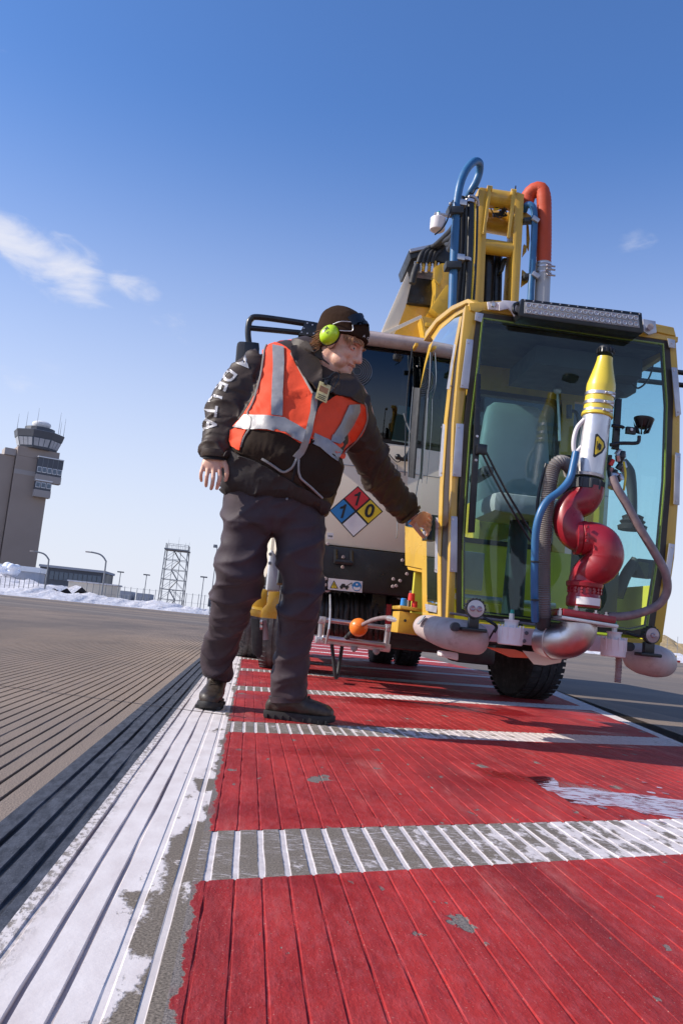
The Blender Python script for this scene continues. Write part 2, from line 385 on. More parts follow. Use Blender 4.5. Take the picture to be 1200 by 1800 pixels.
# ------------------------------------------------------------------ GROUND: grooved concrete pad with painted fields
G_SP, G_X0 = .046, -.205                     # groove spacing and phase
SL = .4288                                   # cross bars run obliquely: dY/dX
BAR0, BARP, BARW = 1.50, 1.83, .33
def strip(mb, xa, xb, ya, yb, grooves=True, gw=.0068, gd=.006, rough_=.3):
    """a sheet between X=xa..xb whose Y ends are functions of X; grooves along Y are real channels"""
    xs = [(xa, 0)]
    if grooves:
        k = math.ceil((xa-G_X0+gw)/G_SP)
        while G_X0+k*G_SP+gw < xb:
            c = G_X0+k*G_SP
            if c-gw > xa:
                xs += [(c-gw*.62, 0), (c-gw*.38, -gd), (c+gw*.38, -gd), (c+gw*.62, 0)]
            k += 1
    xs.append((xb, 0))
    vs, fs = [], []
    y0_, y1_ = min(ya(xa), ya(xb)), max(yb(xa), yb(xb))
    n = 70 if y0_ < 2 and y1_ > 20 else (44 if y0_ < 6 else 8)
    if not grooves: n = 6
    pw_ = 2.6 if y1_-y0_ > 8 else 1
    for i, (x, z) in enumerate(xs):
        a, b = ya(x), yb(x)
        b = max(a+.0001, b)
        inner = 0 < i < len(xs)-1
        for j in range(n+1):
            y = a+(b-a)*(j/n)**pw_
            k_ = ((.85 if gd < .0023 else .65 if rough_ < 1 else .42)+(.3 if gd < .0023 else .8 if rough_ < 1 else 1.3)*noise.noise(Vector((round(x*21)*.7, y*2.1, 2)))+rough_*noise.noise(Vector((round(x*20), y*13, 7)))) if z < 0 else 0
            jx = .0011*noise.noise(Vector((round(x*21)*3, y*9, 1)))+.0009*noise.noise(Vector((x*900, y*60, 3))) if inner else 0
            vs.append((x+jx, y, z*max(.05, k_)))
    for i in range(len(xs)-1):
        for j in range(n): a = i*(n+1)+j; fs.append((a, a+n+1, a+n+2, a+1))
    mb.add(vs, fs)
YMAX = 26.0
bar_lo = lambda k: (lambda x: BAR0+BARP*k+SL*x)
bar_hi = lambda k: (lambda x: BAR0+BARW+BARP*k+SL*x)
RX0, RX1 = -.046-.0, 3.3
XL = G_X0-.5*G_SP+3*G_SP+.0                   # red starts at the middle between two grooves
XL = -.044
edge1 = lambda x: 5.0+(x-2.62)/.16            # oblique white edge line on the right of the red field
edge2 = lambda x: 5.0+(x-2.40)/.16
lo_lim = lambda x: max(.3, edge2(x)) if x > 1.55 else .3
def clipY(f): return lambda x: max(f(x), lo_lim(x))

# --- materials of the ground
def world_xyz(m):
    s = m.n('ShaderNodeSeparateXYZ'); m.l(m.tc.outputs['Object'], s.inputs[0]); return s.outputs
def concrete_colour(m, base=(.185, .155, .135)):
    a = m.noise(260, 3, .7); b = m.noise(1.1, 6, .6, stretch=(1, .35, 1)); c = m.noise(38, 5, .7)
    col = m.mix(m.ramp(a, .35, .68), tuple(x*.42 for x in base), tuple(min(1, x*1.65) for x in base))
    col = m.mix(m.ramp(b, .35, .7, 0, .55), col, (.115, .10, .095))
    col = m.mix(m.ramp(c, .58, .75, 0, .35), col, (.32, .28, .25))
    return col, a, c
m = Mat('grooved_concrete'); col, a, c = concrete_colour(m, (.305, .235, .185))
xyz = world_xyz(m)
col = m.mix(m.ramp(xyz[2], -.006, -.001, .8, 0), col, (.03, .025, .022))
far = m.ramp(xyz[1], 8, 30, 0, 1)
patch = m.ramp(m.noise(.23, 5, .55, stretch=(1, .30, 1)), .40, .62, 0, .62, True)
col = m.mix(patch, col, (.125, .112, .108))
m.put(col=col, rough=.9, spec=.12, normal=m.bump(m.noise(190, 4, .65), .9, .0030, m.bump(c, .3, .003))); M['concrete'] = m.m
m = Mat('far_apron'); xyz = world_xyz(m)
col, a, c = concrete_colour(m, (.27, .21, .165))
col = m.mix(m.ramp(m.noise(.10, 6, .6, stretch=(.22, 1, 1), dist=.5), .38, .62, 0, .75, True), col, (.105, .098, .10))
col = m.mix(m.ramp(m.noise(.05, 5, .6, stretch=(.15, 1.6, 1), off=(7, 3, 0)), .52, .70, 0, .55, True), col, (.34, .28, .235))
m.put(col=col, rough=.9, spec=.12, normal=m.bump(m.noise(40, 5), .4, .004)); M['far'] = m.m
m = Mat('black_painted_concrete')
col = m.mix(m.ramp(m.noise(45, 6, .7, stretch=(1, .3, 1)), .35, .68), (.020, .023, .032), (.085, .092, .115))
col = m.mix(m.ramp(m.noise(260, 2), .62, .72, 0, .6), col, (.24, .23, .23))
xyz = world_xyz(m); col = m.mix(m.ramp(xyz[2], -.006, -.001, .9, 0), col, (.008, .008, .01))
m.put(col=col, rough=.75, spec=.3, normal=m.bump(m.noise(200, 4, .65), .6, .002)); M['blackstripe'] = m.m
m = Mat('worn_white_paint'); xyz = world_xyz(m)
cc, a, c = concrete_colour(m, (.19, .155, .12))
edge = m.math('ADD', m.ramp(xyz[0], -.245, -.02, .0, 1.0), m.math('MULTIPLY', m.math('SUBTRACT', m.noise(9, 7, .62, stretch=(1, .45, 1)), .5), 1.75))
edge = m.math('SUBTRACT', edge, m.ramp(xyz[1], 1.1, 3.4, 0, .34))
worn = m.ramp(m.math('ADD', edge, m.math('MULTIPLY', m.math('SUBTRACT', m.noise(85, 5, .7), .5), .35)), .56, .64)
fine = m.ramp(m.noise(150, 4, .7), .62, .66, 0, .7)
leftwear = m.math('MULTIPLY', m.ramp(xyz[0], -.272, -.225, .9, 0), m.ramp(m.noise(70, 6, .75, stretch=(1, .5, 1)), .48, .56))
worn = m.math('MAXIMUM', worn, m.math('MAXIMUM', leftwear, m.math('MULTIPLY', fine, .12)))
groove = m.math('MAXIMUM', m.ramp(xyz[2], -.0055, -.002, 1, 0), m.math('MULTIPLY', m.ramp(xyz[2], -.0009, -.0002, 1, 0), m.ramp(xyz[0], -.137, -.135)))
worn = m.math('MULTIPLY', worn, m.math('SUBTRACT', 1, m.math('MULTIPLY', groove, .85)))
# far part of the stripe is cross cut into short blocks and scuffed
wp = m.mix(m.ramp(m.noise(22, 6, .6, stretch=(1, .4, 1)), .3, .75), (.74, .675, .645), (.60, .525, .50))
wp = m.mix(m.math('MULTIPLY', groove, m.ramp(xyz[0], -.135, -.12, 1, 0)), wp, (.26, .21, .22))
col = m.mix(worn, wp, cc)
hgt = m.math('SUBTRACT', 1, worn)
m.put(col=col, rough=.75, spec=.15, normal=m.bump(hgt, .5, .0015, m.bump(m.noise(120, 4, .6), .35, .0015))); M['whitestripe'] = m.m
m = Mat('worn_white_bar'); xyz = world_xyz(m)
cc, a, c = concrete_colour(m, (.20, .165, .13))
bias = m.ramp(xyz[0], .1, 1.5, -.08, .24)
nn = m.math('ADD', m.noise(11, 7, .62, stretch=(1.6, .8, 1)), bias)
keep = m.ramp(m.math('ADD', nn, m.math('MULTIPLY', m.math('SUBTRACT', m.noise(90, 5, .7), .5), .22)), .56, .63)
spk = m.math('MULTIPLY', m.ramp(m.noise(75, 6, .8, stretch=(.45, 1.4, 1)), .50, .60), m.ramp(m.noise(6, 3, off=(4, 0, 0)), .42, .55, 0, .8))
keep = m.math('MAXIMUM', keep, spk)
groove = m.ramp(xyz[2], -.0010, -.0002, 1, 0)
keep = m.math('MAXIMUM', keep, m.math('MULTIPLY', groove, .93))
col = m.mix(keep, cc, m.mix(m.ramp(m.noise(30, 5), .3, .7), (.70, .64, .63), (.54, .48, .47)))
m.put(col=col, rough=.75, spec=.15, normal=m.bump(keep, .5, .0013, m.bump(m.noise(170, 4, .65), .5, .0018))); M['bar'] = m.m
m = Mat('red_painted_concrete'); xyz = world_xyz(m)
cc, a, c = concrete_colour(m, (.20, .17, .15))
n1 = m.noise(4.2, 7, .62, stretch=(1, .5, 1)); n2 = m.noise(60, 6, .72, stretch=(1, .35, 1)); n3 = m.noise(16, 6, .6, stretch=(1.5, .3, 1), off=(5, 5, 0))
col = m.mix(m.ramp(n1, .3, .7), (.22, .011, .012), (.47, .036, .034))
col = m.mix(m.ramp(n2, .45, .72, 0, .42), col, (.46, .10, .11))
col = m.mix(m.ramp(n3, .52, .68, 0, .5), col, (.22, .012, .018))
trk = m.ramp(m.noise(2.2, 7, .65, stretch=(2.2, .30, 1), off=(2, 7, 0)), .48, .70, 0, .6, True)
col = m.mix(trk, col, (.13, .012, .016))
fade = m.ramp(m.noise(3.1, 8, .7, stretch=(2.5, .35, 1), off=(12, 1, 0)), .52, .74, 0, .55, True)
col = m.mix(fade, col, (.50, .17, .15))
spk_ = m.ramp(m.noise(230, 2, .5), .66, .72, 0, .6)
col = m.mix(spk_, col, (.50, .24, .20))
chip = m.ramp(m.noise(7.5, 6, .55, stretch=(1, .55, 1), off=(1.3, 8, 0)), .665, .675)
chip2 = m.math('MULTIPLY', m.ramp(m.noise(34, 5, .5, stretch=(1, .45, 1), off=(9, 2, 0)), .685, .695), .9)
chip = m.math('MAXIMUM', chip, chip2)
ragged = m.ramp(m.math('ADD', xyz[0], m.math('MULTIPLY', m.math('SUBTRACT', m.noise(9, 8, .7), .5), .07)), -.036, -.034, 1, 0)
chip = m.math('MAXIMUM', chip, ragged)
col = m.mix(chip, col, cc)
crk = m.math('MULTIPLY', m.ramp(xyz[2], -.0036, -.0024, 1, 0), m.ramp(m.noise(24, 5, .6, stretch=(.3, 1, 1)), .50, .58))
col = m.mix(crk, col, (.06, .01, .01))
wet = m.ramp(m.noise(1.3, 5, .6, stretch=(.45, 1.3, 1), off=(0, 1, 0)), .52, .62, 0, 1, True)
def seg_mask(m, a, b, w):
    a = Vector((a[0], a[1], 0)); ab = Vector((b[0], b[1], 0))-a
    s1 = m.n('ShaderNodeVectorMath', operation='SUBTRACT'); m.l(m.tc.outputs['Object'], s1.inputs[0]); s1.inputs[1].default_value = a
    s2 = m.n('ShaderNodeVectorMath', operation='DOT_PRODUCT'); m.l(s1.outputs[0], s2.inputs[0]); s2.inputs[1].default_value = ab/ab.length_squared
    s3 = m.n('ShaderNodeClamp'); m.l(s2.outputs['Value'], s3.inputs[0])
    s4 = m.n('ShaderNodeVectorMath', operation='SCALE'); s4.inputs[0].default_value = ab; m.l(s3.outputs[0], s4.inputs['Scale'])
    s5 = m.n('ShaderNodeVectorMath', operation='DISTANCE'); m.l(s1.outputs[0], s5.inputs[0]); m.l(s4.outputs[0], s5.inputs[1])
    n_ = m.math('MULTIPLY', m.math('SUBTRACT', m.noise(7, 6, .6, stretch=(1, .6, 1)), .5), w*2.2)
    return m.ramp(m.math('ADD', s5.outputs['Value'], n_), w, w*.45, 0, 1, True)
stain = seg_mask(m, PG(890, 1362), PG(1230, 1428), .13)
stain2 = seg_mask(m, PG(640, 1232), PG(880, 1252), .30)
soak = m.math('MAXIMUM', stain, m.math('MULTIPLY', stain2, .8))
col = m.mix(m.math('MULTIPLY', wet, .45), col, (.24, .004, .006))
col = m.mix(m.math('MULTIPLY', soak, .8), col, (.20, .003, .004))
wet = m.math('MAXIMUM', m.math('MULTIPLY', wet, .8), m.math('MULTIPLY', soak, 1.25))
m.put(col=col, spec=.2, rough=m.math('SUBTRACT', .75, m.math('MULTIPLY', wet, .40)),
      normal=m.bump(m.math('SUBTRACT', 1, chip), .7, .002, m.bump(m.noise(210, 3, .6), .7, .0016, m.bump(n2, .7, .003, m.bump(m.noise(70, 4, .6, stretch=(1, .10, 1)), .22, .0035, m.bump(n3, .6, .005)))))); M['redfield'] = m.m

# --- sheets, butted edge to edge
XA = -14.0
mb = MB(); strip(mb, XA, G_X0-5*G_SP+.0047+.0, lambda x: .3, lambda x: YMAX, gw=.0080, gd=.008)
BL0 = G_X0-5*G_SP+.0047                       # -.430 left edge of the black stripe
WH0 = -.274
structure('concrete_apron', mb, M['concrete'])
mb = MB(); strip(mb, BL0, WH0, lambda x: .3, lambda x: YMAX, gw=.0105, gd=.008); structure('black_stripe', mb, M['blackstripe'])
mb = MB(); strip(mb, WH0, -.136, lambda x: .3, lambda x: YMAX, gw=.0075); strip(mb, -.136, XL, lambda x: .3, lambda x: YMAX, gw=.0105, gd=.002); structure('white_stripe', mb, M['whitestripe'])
nb = 14
mb = MB()
strip(mb, XL, RX1, lambda x: lo_lim(x), clipY(bar_lo(0)), gw=.0046, gd=.0019, rough_=1.6)
for k in range(nb-1): strip(mb, XL, RX1, clipY(bar_hi(k)), clipY(bar_lo(k+1)), gw=.0046, gd=.0019, rough_=1.6)
strip(mb, XL, RX1, clipY(bar_hi(nb-1)), lambda x: YMAX+2, gw=.0046, gd=.0019, rough_=1.6)
structure('red_painted_field', mb, M['redfield'])
for k in range(nb):
    mb = MB(); strip(mb, XL, RX1, clipY(bar_lo(k)), clipY(bar_hi(k)), gw=.0115, gd=.0022)
    structure('white_crossbar', mb, M['bar'])
mb = MB(); strip(mb, 1.55, RX1, lambda x: max(.3, edge1(x)), lambda x: lo_lim(x)); structure('white_edge_line', mb, M['bar'])
mb = MB(); strip(mb, 1.55, RX1, lambda x: .3, lambda x: max(.3, edge1(x)), grooves=False)
structure('asphalt_strip', mb, M['concrete'])
mb = MB(); strip(mb, RX1, 16, lambda x: .3, lambda x: YMAX, grooves=False); structure('right_apron', mb, M['far'])
mb = MB(); mb.add([(-3000, -300, -.02), (3000, -300, -.02), (3000, 4000, -.02), (-3000, 4000, -.02)], [(0, 1, 2, 3)]); structure('ground', mb, M['far'])
# a sheet for the mid distance, just under the grooved pad
mb = MB(); mb.add([(-200, .3, -.0095), (200, .3, -.0095), (200, 130, -.0095), (-200, 130, -.0095)], [(0, 1, 2, 3)]); structure('apron_base', mb, M['far'])
# expansion joint across the pad
a, b = PG(-60, 1198), PG(432, 1262); d = (b-a).normalized(); q = Vector((-d.y, d.x, 0))*.0035; z = Vector((0, 0, .0015))
mb = MB(); mb.prism([a-q, b-q, b+q, a+q], (0, 0, .0015)); structure('expansion_joint', mb, M['gasket'])
# puddle on the red paint
m = Mat('puddle_water'); m.t.nodes.remove(m.b)
tr = m.n('ShaderNodeBsdfTransparent'); tr.inputs[0].default_value = (.75, .6, .6, 1)
gl = m.n('ShaderNodeBsdfGlossy'); gl.inputs['Roughness'].default_value = .03; gl.inputs[0].default_value = (.86, .82, .92, 1)
nb_ = m.bump(m.noise(5, 3), .12, .01); m.l(nb_, gl.inputs['Normal'])
fr = m.n('ShaderNodeFresnel'); fr.inputs['IOR'].default_value = 1.45
mx = m.n('ShaderNodeMixShader'); m.l(m.math('MULTIPLY', m.math('MULTIPLY', fr.outputs[0], .72), m.ramp(m.noise(26, 7, .68, stretch=(.6, 1.5, 1)), .40, .52, .12, 1)), mx.inputs[0]); m.l(tr.outputs[0], mx.inputs[1]); m.l(gl.outputs[0], mx.inputs[2]); m.l(mx.outputs[0], m.out.inputs[0]); M['water'] = m.m
outline = [(925,1366),(950,1367),(972,1369),(985,1384),(1035,1387),(1070,1394),(1110,1396),(1150,1402),(1200,1408),(1260,1416),(1330,1429),(1330,1449),(1260,1446),(1195,1439),(1150,1432),(1100,1423),(1060,1416),(1015,1415),(975,1398),(945,1380)]
def blob(mb, pts, jit=.016, z=.0022):
    w = [PG(u, v) for u, v in pts]; o = []
    for i in range(len(w)):
        a, b = w[i], w[(i+1) % len(w)]
        for k in range(5):
            p = a.lerp(b, k/5); s = noise.noise(p*14)*jit*1.2+noise.noise(p*45)*jit*.7
            o.append((p.x+s, p.y+s*1.6, z))
    mb.add(o, [tuple(range(len(o)))])
mb = MB(); blob(mb, outline); o = structure('puddle', mb, M['water'])
mb = MB()
for k in range(26):
    u, v = random.uniform(1020, 1190), random.uniform(1372, 1450); c = PG(u, v); r = random.uniform(.004, .014)
    mb.add([(c.x+math.cos(t*math.pi/4)*r, c.y+math.sin(t*math.pi/4)*r*1.5, .0022) for t in range(8)], [tuple(range(8))])
o = structure('water_splashes', mb, M['water'], kind='stuff')

# ------------------------------------------------------------------ snow, field and far things
m = Mat('snow'); c = m.mix(m.ramp(m.noise(1.4, 7, .7), .45, .7), (.70, .68, .70), (.50, .46, .45)); xyz = world_xyz(m)
c = m.mix(m.ramp(m.noise(3, 7, .75, off=(4, 4, 4)), .60, .72, 0, .7), c, (.22, .18, .16))
m.put(col=c, rough=.7, normal=m.bump(m.noise(3, 6), .8, .2)); M['snow'] = m.m
def bank(x0, x1, yc, w, h, name, mat, seed=0, nx=260, ny=10, zb=-.1):
    vs, fs = [], []
    for i in range(nx+1):
        x = x0+(x1-x0)*i/nx
        for j in range(ny+1):
            t = j/ny; y = yc(x)+w*(t-.1)
            prof = math.sin(math.pi*min(1, t*1.25))**.7 if t < .8 else max(0, math.sin(math.pi*min(1, t*1.25)))
            prof = math.sin(math.pi*t)**.6 if 0 < t < 1 else 0
            n = noise.fractal(Vector((x*.13+seed, y*.2, seed)), .9, 2.1, 6)
            z = zb+prof*h*(.62+.55*n+.25*noise.noise(Vector((x*.9, y*.7, seed))))
            vs.append((x+n*.4, y+n*.8, max(z, zb)))
    for i in range(nx):
        for j in range(ny): a = i*(ny+1)+j; fs.append((a, a+ny+1, a+ny+2, a+1))
    mb = MB(); mb.add(vs, fs); return structure(name, mb, mat, True)
bank(-75, 8, lambda x: 88+max(0, (x+25))*1.15, 26, 1.25, 'snow_bank', M['snow'], 1)
bank(5, 140, lambda x: 128+max(0, x-30)*.1, 20, 1.6, 'snow_bank', M['snow'], 5)
bank(-260, -35, lambda x: 150, 60, 3.6, 'snow_hill', M['snow'], 9, 200)
m = Mat('dry_grass'); c = m.mix(m.ramp(m.noise(1.5, 6, .7, stretch=(1, 1, .3)), .35, .7), (.28, .19, .08), (.48, .36, .20)); m.put(col=c, rough=.9); M['drygrass'] = m.m
bank(30, 420, lambda x: 190, 70, 7.5, 'dry_grass_field', M['drygrass'], 3, 160)
M['tower'] = simple('tan_grey_precast_concrete', (.33, .265, .225), .85, var=.06, scale=.08)
M['towertrim'] = simple('pale_concrete_band', (.36, .32, .30), .85, var=.05, scale=.1)
M['towerdark'] = simple('dark_metal_cladding', (.075, .08, .095), .5, var=.05, scale=.1)
M['towerglass'] = simple('grey_glass', (.10, .13, .17), .12, .2, var=.1, scale=.3)
M['cabglass'] = simple('blind_covered_glass', (.42, .43, .46), .2, var=.15, scale=.5)
M['radome'] = simple('white_radome', (.75, .75, .76), .5, var=.05, scale=.3)
M['galv'] = simple('galvanised_steel', (.20, .21, .23), .5, .3, var=.1)
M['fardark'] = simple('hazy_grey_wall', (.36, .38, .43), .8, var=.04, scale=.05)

TY = 300.0
def at_tower(u, v): return P(u, v, TY)
k = TY/FPX
c0 = at_tower(29, 1041); cx, cy = c0.x, TY
tw = thing('control_tower', 'tall tan concrete airport control tower with flared dark glass cab at far left', 'control tower', (cx, cy, 0))
ta = rad(24); fx = Vector((math.cos(ta), math.sin(ta), 0)); fy = Vector((-math.sin(ta), math.cos(ta), 0)); R3 = Matrix((fx, fy, Vector((0, 0, 1)))).transposed()
def zt(v, u=66): return P(u, v, TY).z
C = Vector((cx, cy, 0))
def tb(x0, x1, y0, y1, z0, z1, bev=.15):
    mb = MB(); mb.box(C+fx*((x0+x1)/2)+fy*((y0+y1)/2)+Vector((0, 0, (z0+z1)/2)), (x1-x0, y1-y0, z1-z0), R3, bev); return mb
ztop = zt(789)
part('shaft', tb(-6.6, 5.0, 0, 9.5, -1, ztop-3.4), M['tower'], tw, smooth=False)
part('upper_block', tb(-6.6, 7.4, .02, 9.5, ztop-3.4, ztop), M['tower'], tw, smooth=False)
part('stair_shaft', tb(-15.5, -6.8, 1.6, 9.0, -1, ztop-3.6), M['tower'], tw, smooth=False)
part('parapet', tb(-10.5, -6.7, 1.0, 8.0, ztop-3.58, ztop-1.2), M['towertrim'], tw, smooth=False)
part('band_course', tb(-6.65, 1.6, -.08, .3, zt(834)-.8, zt(834)+.8, 0), M['towertrim'], tw, smooth=False)
for (x0, x1, zt_, zb_, n) in ((.2, 8.6, 804, 842, 5), (.4, 5.8, 845, 869, 3)):
    za, zb2 = zt(zt_), zt(zb_)
    bx = part('window_box', tb(x0, x1, -2.2, 1.2, zb2+1.6, za), M['towerdark'], tw, smooth=False)
    part('sill_band', tb(x0-.1, x1+.1, -2.35, 1.2, zb2-.9, zb2+1.58), M['towertrim'], bx, smooth=False)
    part('roof_edge', tb(x0-.15, x1+.15, -2.4, 1.25, za+.02, za+.35, 0), M['radome'], bx, smooth=False)
    w = (x1-x0)/n
    for i in range(n):
        xx = x0+w*(i+.5)
        part('window_frame', tb(xx-w*.42, xx+w*.42, -2.28, -2.18, zb2+2.3, zb2+4.2, 0), M['radome'], bx, smooth=False)
        part('pane', tb(xx-w*.34, xx+w*.34, -2.34, -2.24, zb2+2.5, zb2+4.0, 0), M['towerglass'], bx, smooth=False)
        if n == 5: part('glazing_bar', tb(xx+w*.46, xx+w*.54, -2.3, -2.15, zb2+4.3, za-.1, 0), M['galv'], bx, smooth=False)
cc = C+fx*.4+fy*4.6
def octo(mb, prof, n=8, ph=math.pi/8, sx=1):
    mb.rings([[cc+fx*(math.cos(2*math.pi*i/n+ph)*r)+fy*(math.sin(2*math.pi*i/n+ph)*r)+Vector((0, 0, z)) for i in range(n)] for z, r in prof]); return mb
z0 = ztop
part('cab_base', octo(MB(), [(z0, 6.6), (z0+.5, 6.8)]), M['towerdark'], tw, smooth=False)
part('cab_wall', octo(MB(), [(z0+.5, 6.7), (z0+3.7, 7.9)]), M['towerglass'], tw, smooth=False)
for i in range(8):
    for j in range(3):
        a0, a1 = 2*math.pi*i/8+math.pi/8, 2*math.pi*(i+1)/8+math.pi/8
        def pt(t, z, r): 
            p = (Vector((math.cos(a0), math.sin(a0), 0))*(1-t)+Vector((math.cos(a1), math.sin(a1), 0))*t)*r; return cc+fx*p.x+fy*p.y+Vector((0, 0, z))
        t0, t1 = .05+j*.31, .05+j*.31+.27
        mid = pt(.5, 0, 1)-cc; mid.z = 0; mid.normalize()
        mb = MB(); mb.prism([pt(t0, z0+.8, 6.84), pt(t1, z0+.8, 6.84), pt(t1, z0+3.4, 7.82), pt(t0, z0+3.4, 7.82)], mid*.12)
        part('cab_pane', mb, M['cabglass'], tw, smooth=False)
part('cab_fascia', octo(MB(), [(z0+3.7, 7.9), (z0+3.71, 8.1), (z0+6.0, 8.7), (z0+6.2, 8.3)]), M['towerdark'], tw, smooth=False)
part('roof_drum', octo(MB(), [(z0+6.2, 5.2), (z0+7.9, 5.1)], 16), M['towerdark'], tw, smooth=False)
mb = MB(); mb.lathe(cc+Vector((.3, 0, z0+7.9)), (0, 0, 1), [(0, 2.2), (.6, 2.8), (1.4, 3.2), (2.0, 3.1), (2.5, 2.3), (2.8, .1)], 24); part('radome', mb, M['radome'], tw)
for x, y, h in ((-8, -3, 5), (-5.5, -5, 6), (-2, -4.6, 8), (6.2, -4, 5), (5.4, -5, 8), (7.6, -3, 6.5)):
    mb = MB(); mb.cyl(cc+fx*x+fy*y+Vector((0, 0, z0+6.1)), cc+fx*x+fy*y+Vector((0, 0, z0+6.2+h)), .10, .04, 6); part('antenna', mb, M['galv'], tw)

# low terminal building beside the tower
LY = 260.0
a, b = P(64, 1040, LY), P(177, 1046, LY)
lb = thing('low_terminal_building', 'low grey flat roofed building with a long window band, right of the control tower', 'building', (a.x, LY, 0))
H0 = P(120, 1001, LY).z
def lbx(x0, x1, y0, y1, z0, z1): mb = MB(); mb.box(Vector(((x0+x1)/2, (y0+y1)/2, (z0+z1)/2)), (x1-x0, y1-y0, z1-z0), None, 0); return mb
part('wall', lbx(a.x, b.x, LY, LY+18, -1, H0), M['towerdark'], lb, smooth=False)
part('roof', lbx(a.x-.3, b.x+.4, LY-.4, LY+18.4, H0+.01, H0+.7), M['fardark'], lb, smooth=False)
n = 11; w = (b.x-a.x-3.4)/n
for i in range(n): part('window', lbx(a.x+3+w*i+.1, a.x+3+w*(i+1)-.1, LY-.12, LY-.02, H0-3.4, H0-1.0), M['towerglass'], lb, smooth=False)
part('canopy', lbx(a.x+3, b.x-.4, LY-1.2, LY-.14, H0-5.4, H0-4.9), M['fardark'], lb, smooth=False)
for (u0, u1, v, lab) in ((193, 232, 1036, 'pale hazy block building left of the two on the skyline behind the snow'), (240, 265, 1042, 'smaller pale hazy building on the skyline left of the lattice tower')):
    Yb = 700; p0, p1 = P(u0, v, Yb), P(u1, v, Yb)
    t = thing('distant_building', lab, 'building', (p0.x, Yb, 0))
    part('wall', lbx(p0.x, p1.x, Yb, Yb+25, -2, p0.z), M['fardark'], t, smooth=False)
    for i in range(5): part('window', lbx(p0.x+(p1.x-p0.x)*(i+.15)/5, p0.x+(p1.x-p0.x)*(i+.8)/5, Yb-.3, Yb-.05, p0.z-7, p0.z-3), M['cabglass'], t, smooth=False)
# utility box on the snow
q = P(118, 1040, 200); t = thing('utility_shed', 'small cream utility shed low behind the snow below the terminal building', 'shed', (q.x, 200, 0))
part('wall', lbx(q.x, q.x+11, 200, 205, 0, 4.0), M['cream'], t, smooth=False); part('roof', lbx(q.x-.3, q.x+11.3, 199.7, 205.3, 4.01, 4.3), M['snow'], t, smooth=False)
q = P(-4, 1022, 190); t = thing('white_shed', 'long low white shed at the left edge behind the snow bank', 'shed', (q.x, 190, 0))
part('wall', lbx(q.x-8, q.x+8.2, 190, 196, 0, 4.9), M['fardark'], t, smooth=False); part('roof', lbx(q.x-8.4, q.x+8.5, 189.7, 196.3, 4.91, 6.0), M['radome'], t, smooth=False)

# steam plume at the left edge: one soft lump of vapour
m = Mat('steam'); m.put(col=(.85, .86, .9), rough=1); M['steam'] = m.m
mb = MB()
for i in range(26):
    p = P(-30+random.random()**.8*60, 1000+random.uniform(-7, 8)+i*.1, 185+random.uniform(-2, 2)); mb.ell(p, Vector((1.1, 0, 0)), Vector((0, 1, 0)), Vector((0, 0, random.uniform(.4, .8))), 10, 6)
r_ = remesh(mb, .25, 3, lambda p, n: .25*noise.noise(p*.9)); o = structure('steam_plume', r_, M['steam'], True, 'stuff')

# lattice tower
Yl = 170.0
pb0, pb1, pt0, pt1 = P(281, 1052, Yl), P(321, 1056, Yl), P(289, 966, Yl), P(331, 970, Yl)
zt0 = (pt0.z+pt1.z)/2; xb = (pb0.x+pb1.x)/2; wb = (pb1.x-pb0.x)/2
lt = thing('lattice_tower', 'grey steel lattice radar tower standing behind the snow left of the worker', 'tower', (xb, Yl, 0))
th = wb*1.0
def lp(i, z): s = ((-1, -1), (1, -1), (1, 1), (-1, 1))[i % 4]; r = th*(1.04-.06*z/zt0); return Vector((xb+s[0]*r, Yl+s[1]*r, z))
for i in range(4): mb = MB(); mb.cyl(lp(i, -.5), lp(i, zt0), .09, .09, 6); part('leg', mb, M['galv'], lt)
lv = [zt0*i/6 for i in range(7)]
for j in range(6):
    for i in range(4):
        mb = MB(); mb.cyl(lp(i, lv[j+1]), lp(i+1, lv[j+1]), .05, .05, 5); part('girt', mb, M['galv'], lt)
        mb = MB(); mid = (lp(i, lv[j+1])+lp(i+1, lv[j+1]))/2
        mb.cyl(lp(i, lv[j]), mid, .035, .035, 5); mb.cyl(lp(i+1, lv[j]), mid, .035, .035, 5); part('brace', mb, M['galv'], lt)
mb = MB()
for j in range(6):
    c_ = Vector((xb, Yl, 0)); s = (-1)**j
    mb.cyl(c_+Vector((-s*.7, 0, lv[j])), c_+Vector((s*.7, 0, lv[j+1])), .13, .13, 5)
    for sx in (-.7, .7): mb.cyl(c_+Vector((sx, 0, lv[j])), c_+Vector((sx, 0, lv[j+1])), .06, .06, 5)
part('stair', mb, M['galv'], lt)
mb = MB(); mb.box((xb, Yl, zt0+.05), (th*2.15, th*2.15, .25)); part('platform', mb, M['galv'], lt, smooth=False)
mb = MB()
for i in range(4):
    a, b = lp(i, zt0)*1, lp(i+1, zt0)*1
    mb.cyl(a+Vector((0,0,1.1)), b+Vector((0,0,1.1)), .035, .035, 5)
    for q in range(6): p = a.lerp(b, q/6); mb.cyl(p, p+Vector((0,0,1.1)), .03, .03, 5)
part('railing', mb, M['galv'], lt)
for i, (x, y, h) in enumerate(((-.8, -.6, 3.2), (0, .3, 4.6), (.7, -.5, 2.8), (.9, .8, 3.4))): mb = MB(); mb.cyl((xb+x*th, Yl+y*th, zt0), (xb+x*th, Yl+y*th, zt0+h*.6), .04, .02, 5); part('antenna', mb, M['galv'], lt)

